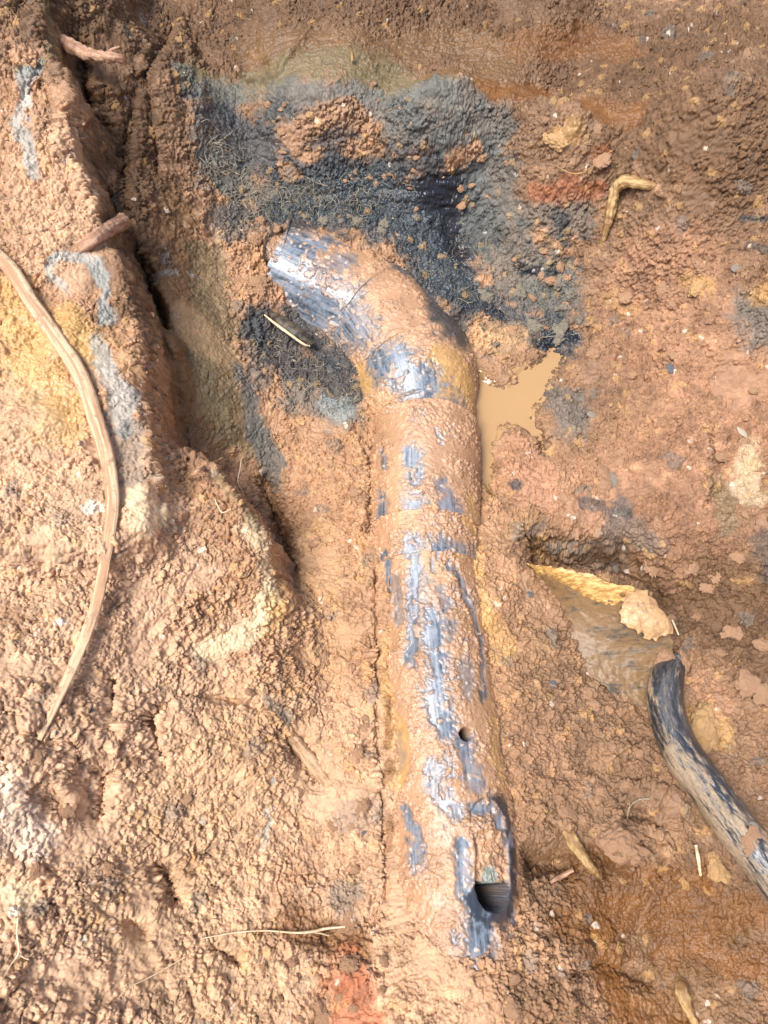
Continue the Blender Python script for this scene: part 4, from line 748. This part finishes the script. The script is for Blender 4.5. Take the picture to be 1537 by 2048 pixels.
# root hairs: bushy tangles nobody could count
def tangle(name, spots, n, length, material, label, seed, rad=.00028):
    rn = np.random.RandomState(seed); VV = []; FF = []; base = 0
    for _ in range(n):
        px, py, sp = spots[rn.randint(len(spots))]
        p = ground_at(px + rn.normal() * sp, py + rn.normal() * sp * .7) + np.array([0, 0, rn.uniform(-.001, .003)])
        d = rn.normal(size=3) * np.array([1, 1, .5]); d[2] = abs(d[2]); d /= np.linalg.norm(d); L = [p]; st = length * rn.uniform(.4, 1.3) / 9
        for k in range(9):
            d = d + rn.normal(size=3) * .45; d[2] -= .12; d /= np.linalg.norm(d); L.append(L[-1] + d * st)
        L = np.array(L); r = rad * rn.uniform(.5, 1.4) * np.linspace(1.2, .4, len(L)); T, U, V = frames(L)
        for a in (0, 2.09, 4.19): VV.append(L + (U * math.cos(a) + V * math.sin(a)) * r[:, None])
        m = len(L); i = np.arange(m - 1)
        for a in range(3):
            b = (a + 1) % 3; FF.append(np.stack([base + a * m + i, base + a * m + i + 1, base + b * m + i + 1, base + b * m + i], 1))
        base += 3 * m
    o = mesh_obj(name, np.vstack(VV), np.vstack(FF), material); o['kind'] = 'stuff'; return tag(o, label, 'roots')
tangle('root_hairs', [(420,300,22),(440,340,28),(500,370,34),(560,385,34),(640,395,40),(520,440,30),(720,400,34)], 520, .032, M_HAIR, 'tangle of grey brown root hairs around the top of the elbow', 2)
tangle('root_hairs', [(940,590,26),(1000,630,26),(1100,660,26),(880,540,30),(960,500,30)], 110, .024, M_HAIR, 'dark fibres lying in the black seep right of the elbow', 3)
tangle('root_hairs', [(330,850,14),(360,880,16),(430,930,16),(455,940,12),(575,1180,12),(540,1100,8)], 190, .016, M_ROOTP, 'frayed pink brown hairs along the lip of the crevice', 4, .00022)
tangle('root_hairs', [(560,700,24),(640,760,30),(700,800,20)], 200, .02, M_HAIR, 'grey fibres in the clay under the elbow', 6)
# broken shard with a folded flap
def patch(name, corners, nu, nv, bulge, thick, material, parent, seed, off, rag=.0):
    c = [at_z(*q) for q in corners]; u = np.linspace(0, 1, nu)[:, None]; v = np.linspace(0, 1, nv)[None]
    n = len(c) // 2
    top = catmull(c[:n], 30); bot = catmull(c[n:], 30)
    ti = np.linspace(0, len(top) - 1, nu); top = np.stack([np.interp(ti, np.arange(len(top)), top[:, k]) for k in range(3)], 1)
    ti = np.linspace(0, len(bot) - 1, nu); bot = np.stack([np.interp(ti, np.arange(len(bot)), bot[:, k]) for k in range(3)], 1)
    G = top[:, None] * (1 - v[..., None]) + bot[:, None] * v[..., None]
    G[..., 2] -= bulge * np.sin(v * math.pi) * (.6 + .4 * np.sin(u * math.pi))
    q = G.reshape(-1, 3); k = vn(q, .012, seed, 3) * .0016 + vn(q, .003, seed + 1, 3) * .0006
    if rag:
        e = np.minimum(np.minimum(u, 1 - u) * 3, np.minimum(v, 1 - v) * 3); e = np.clip(1 - e * 3, 0, 1).reshape(-1); q = q + np.stack([vn(q, .006, seed + 2, 2), vn(q, .006, seed + 3, 2), 0 * k], 1) * (rag * e)[:, None]
    q = q + np.array([0, 0, 1]) * k[:, None]; V = np.vstack([q, q - np.array([0, 0, thick])]) - off
    F_ = grid_faces(nu, nv); a = np.arange(nu * nv).reshape(nu, nv); N0 = nu * nv
    ring = np.r_[a[:, 0], a[-1, 1:], a[-2::-1, -1], a[0, -2:0:-1]]; r2_ = np.roll(ring, -1)
    return mesh_obj(name, V, np.vstack([F_, F_[:, ::-1] + N0, np.stack([ring, ring + N0, r2_ + N0, r2_], 1)]), material, parent)
M_SHARD = mixmat('mud_filmed_plastic', (.19, .108, .045), (.05, .042, .030), 55, .50, .68, .45, .55, (.6, 2.4, 1), .7, .0010)
M_RIMY = mixmat('yellow_wet_fibre', (.36, .18, .05), (.62, .41, .15), 150, .4, .6, .25, .4, (.5, 3, 1), -.2)
M_FLAP = mixmat('cream_muddy_flap', (.50, .30, .14), (.34, .19, .09), 110, .42, .62, .18, .5, bump=.0015, third=((.16, .14, .12), .62, .72))
sh = empty('broken_pipe_shard', at_z(1210, 1250, .01)); tag(sh, 'curved shard of broken muddy pipe with a raised yellowish rim above the hose end', 'shard'); SO = np.array(sh.location)
patch('shard_wall', [(1065,1140,.015),(1150,1150,.040),(1250,1185,.047),(1335,1250,.036),(1352,1330,.016)] + [(1110,1200,.004),(1140,1290,.002),(1190,1360,.0),(1250,1400,-.002),(1330,1440,-.004)], 130, 90, .010, .0025, M_SHARD, sh, 5, SO, .004)
patch('rim', [(1052,1128,.018),(1100,1134,.036),(1180,1150,.048),(1270,1175,.054)] + [(1105,1165,.012),(1140,1180,.024),(1190,1200,.032),(1240,1215,.036)], 110, 30, -.002, .003, M_RIMY, sh, 7, SO, .004)
patch('flap', [(1262,1166,.046),(1300,1192,.052),(1335,1225,.050),(1350,1262,.044)] + [(1236,1222,.050),(1255,1252,.050),(1290,1272,.047),(1315,1280,.042)], 60, 50, -.005, .003, M_FLAP, sh, 9, SO, .006)
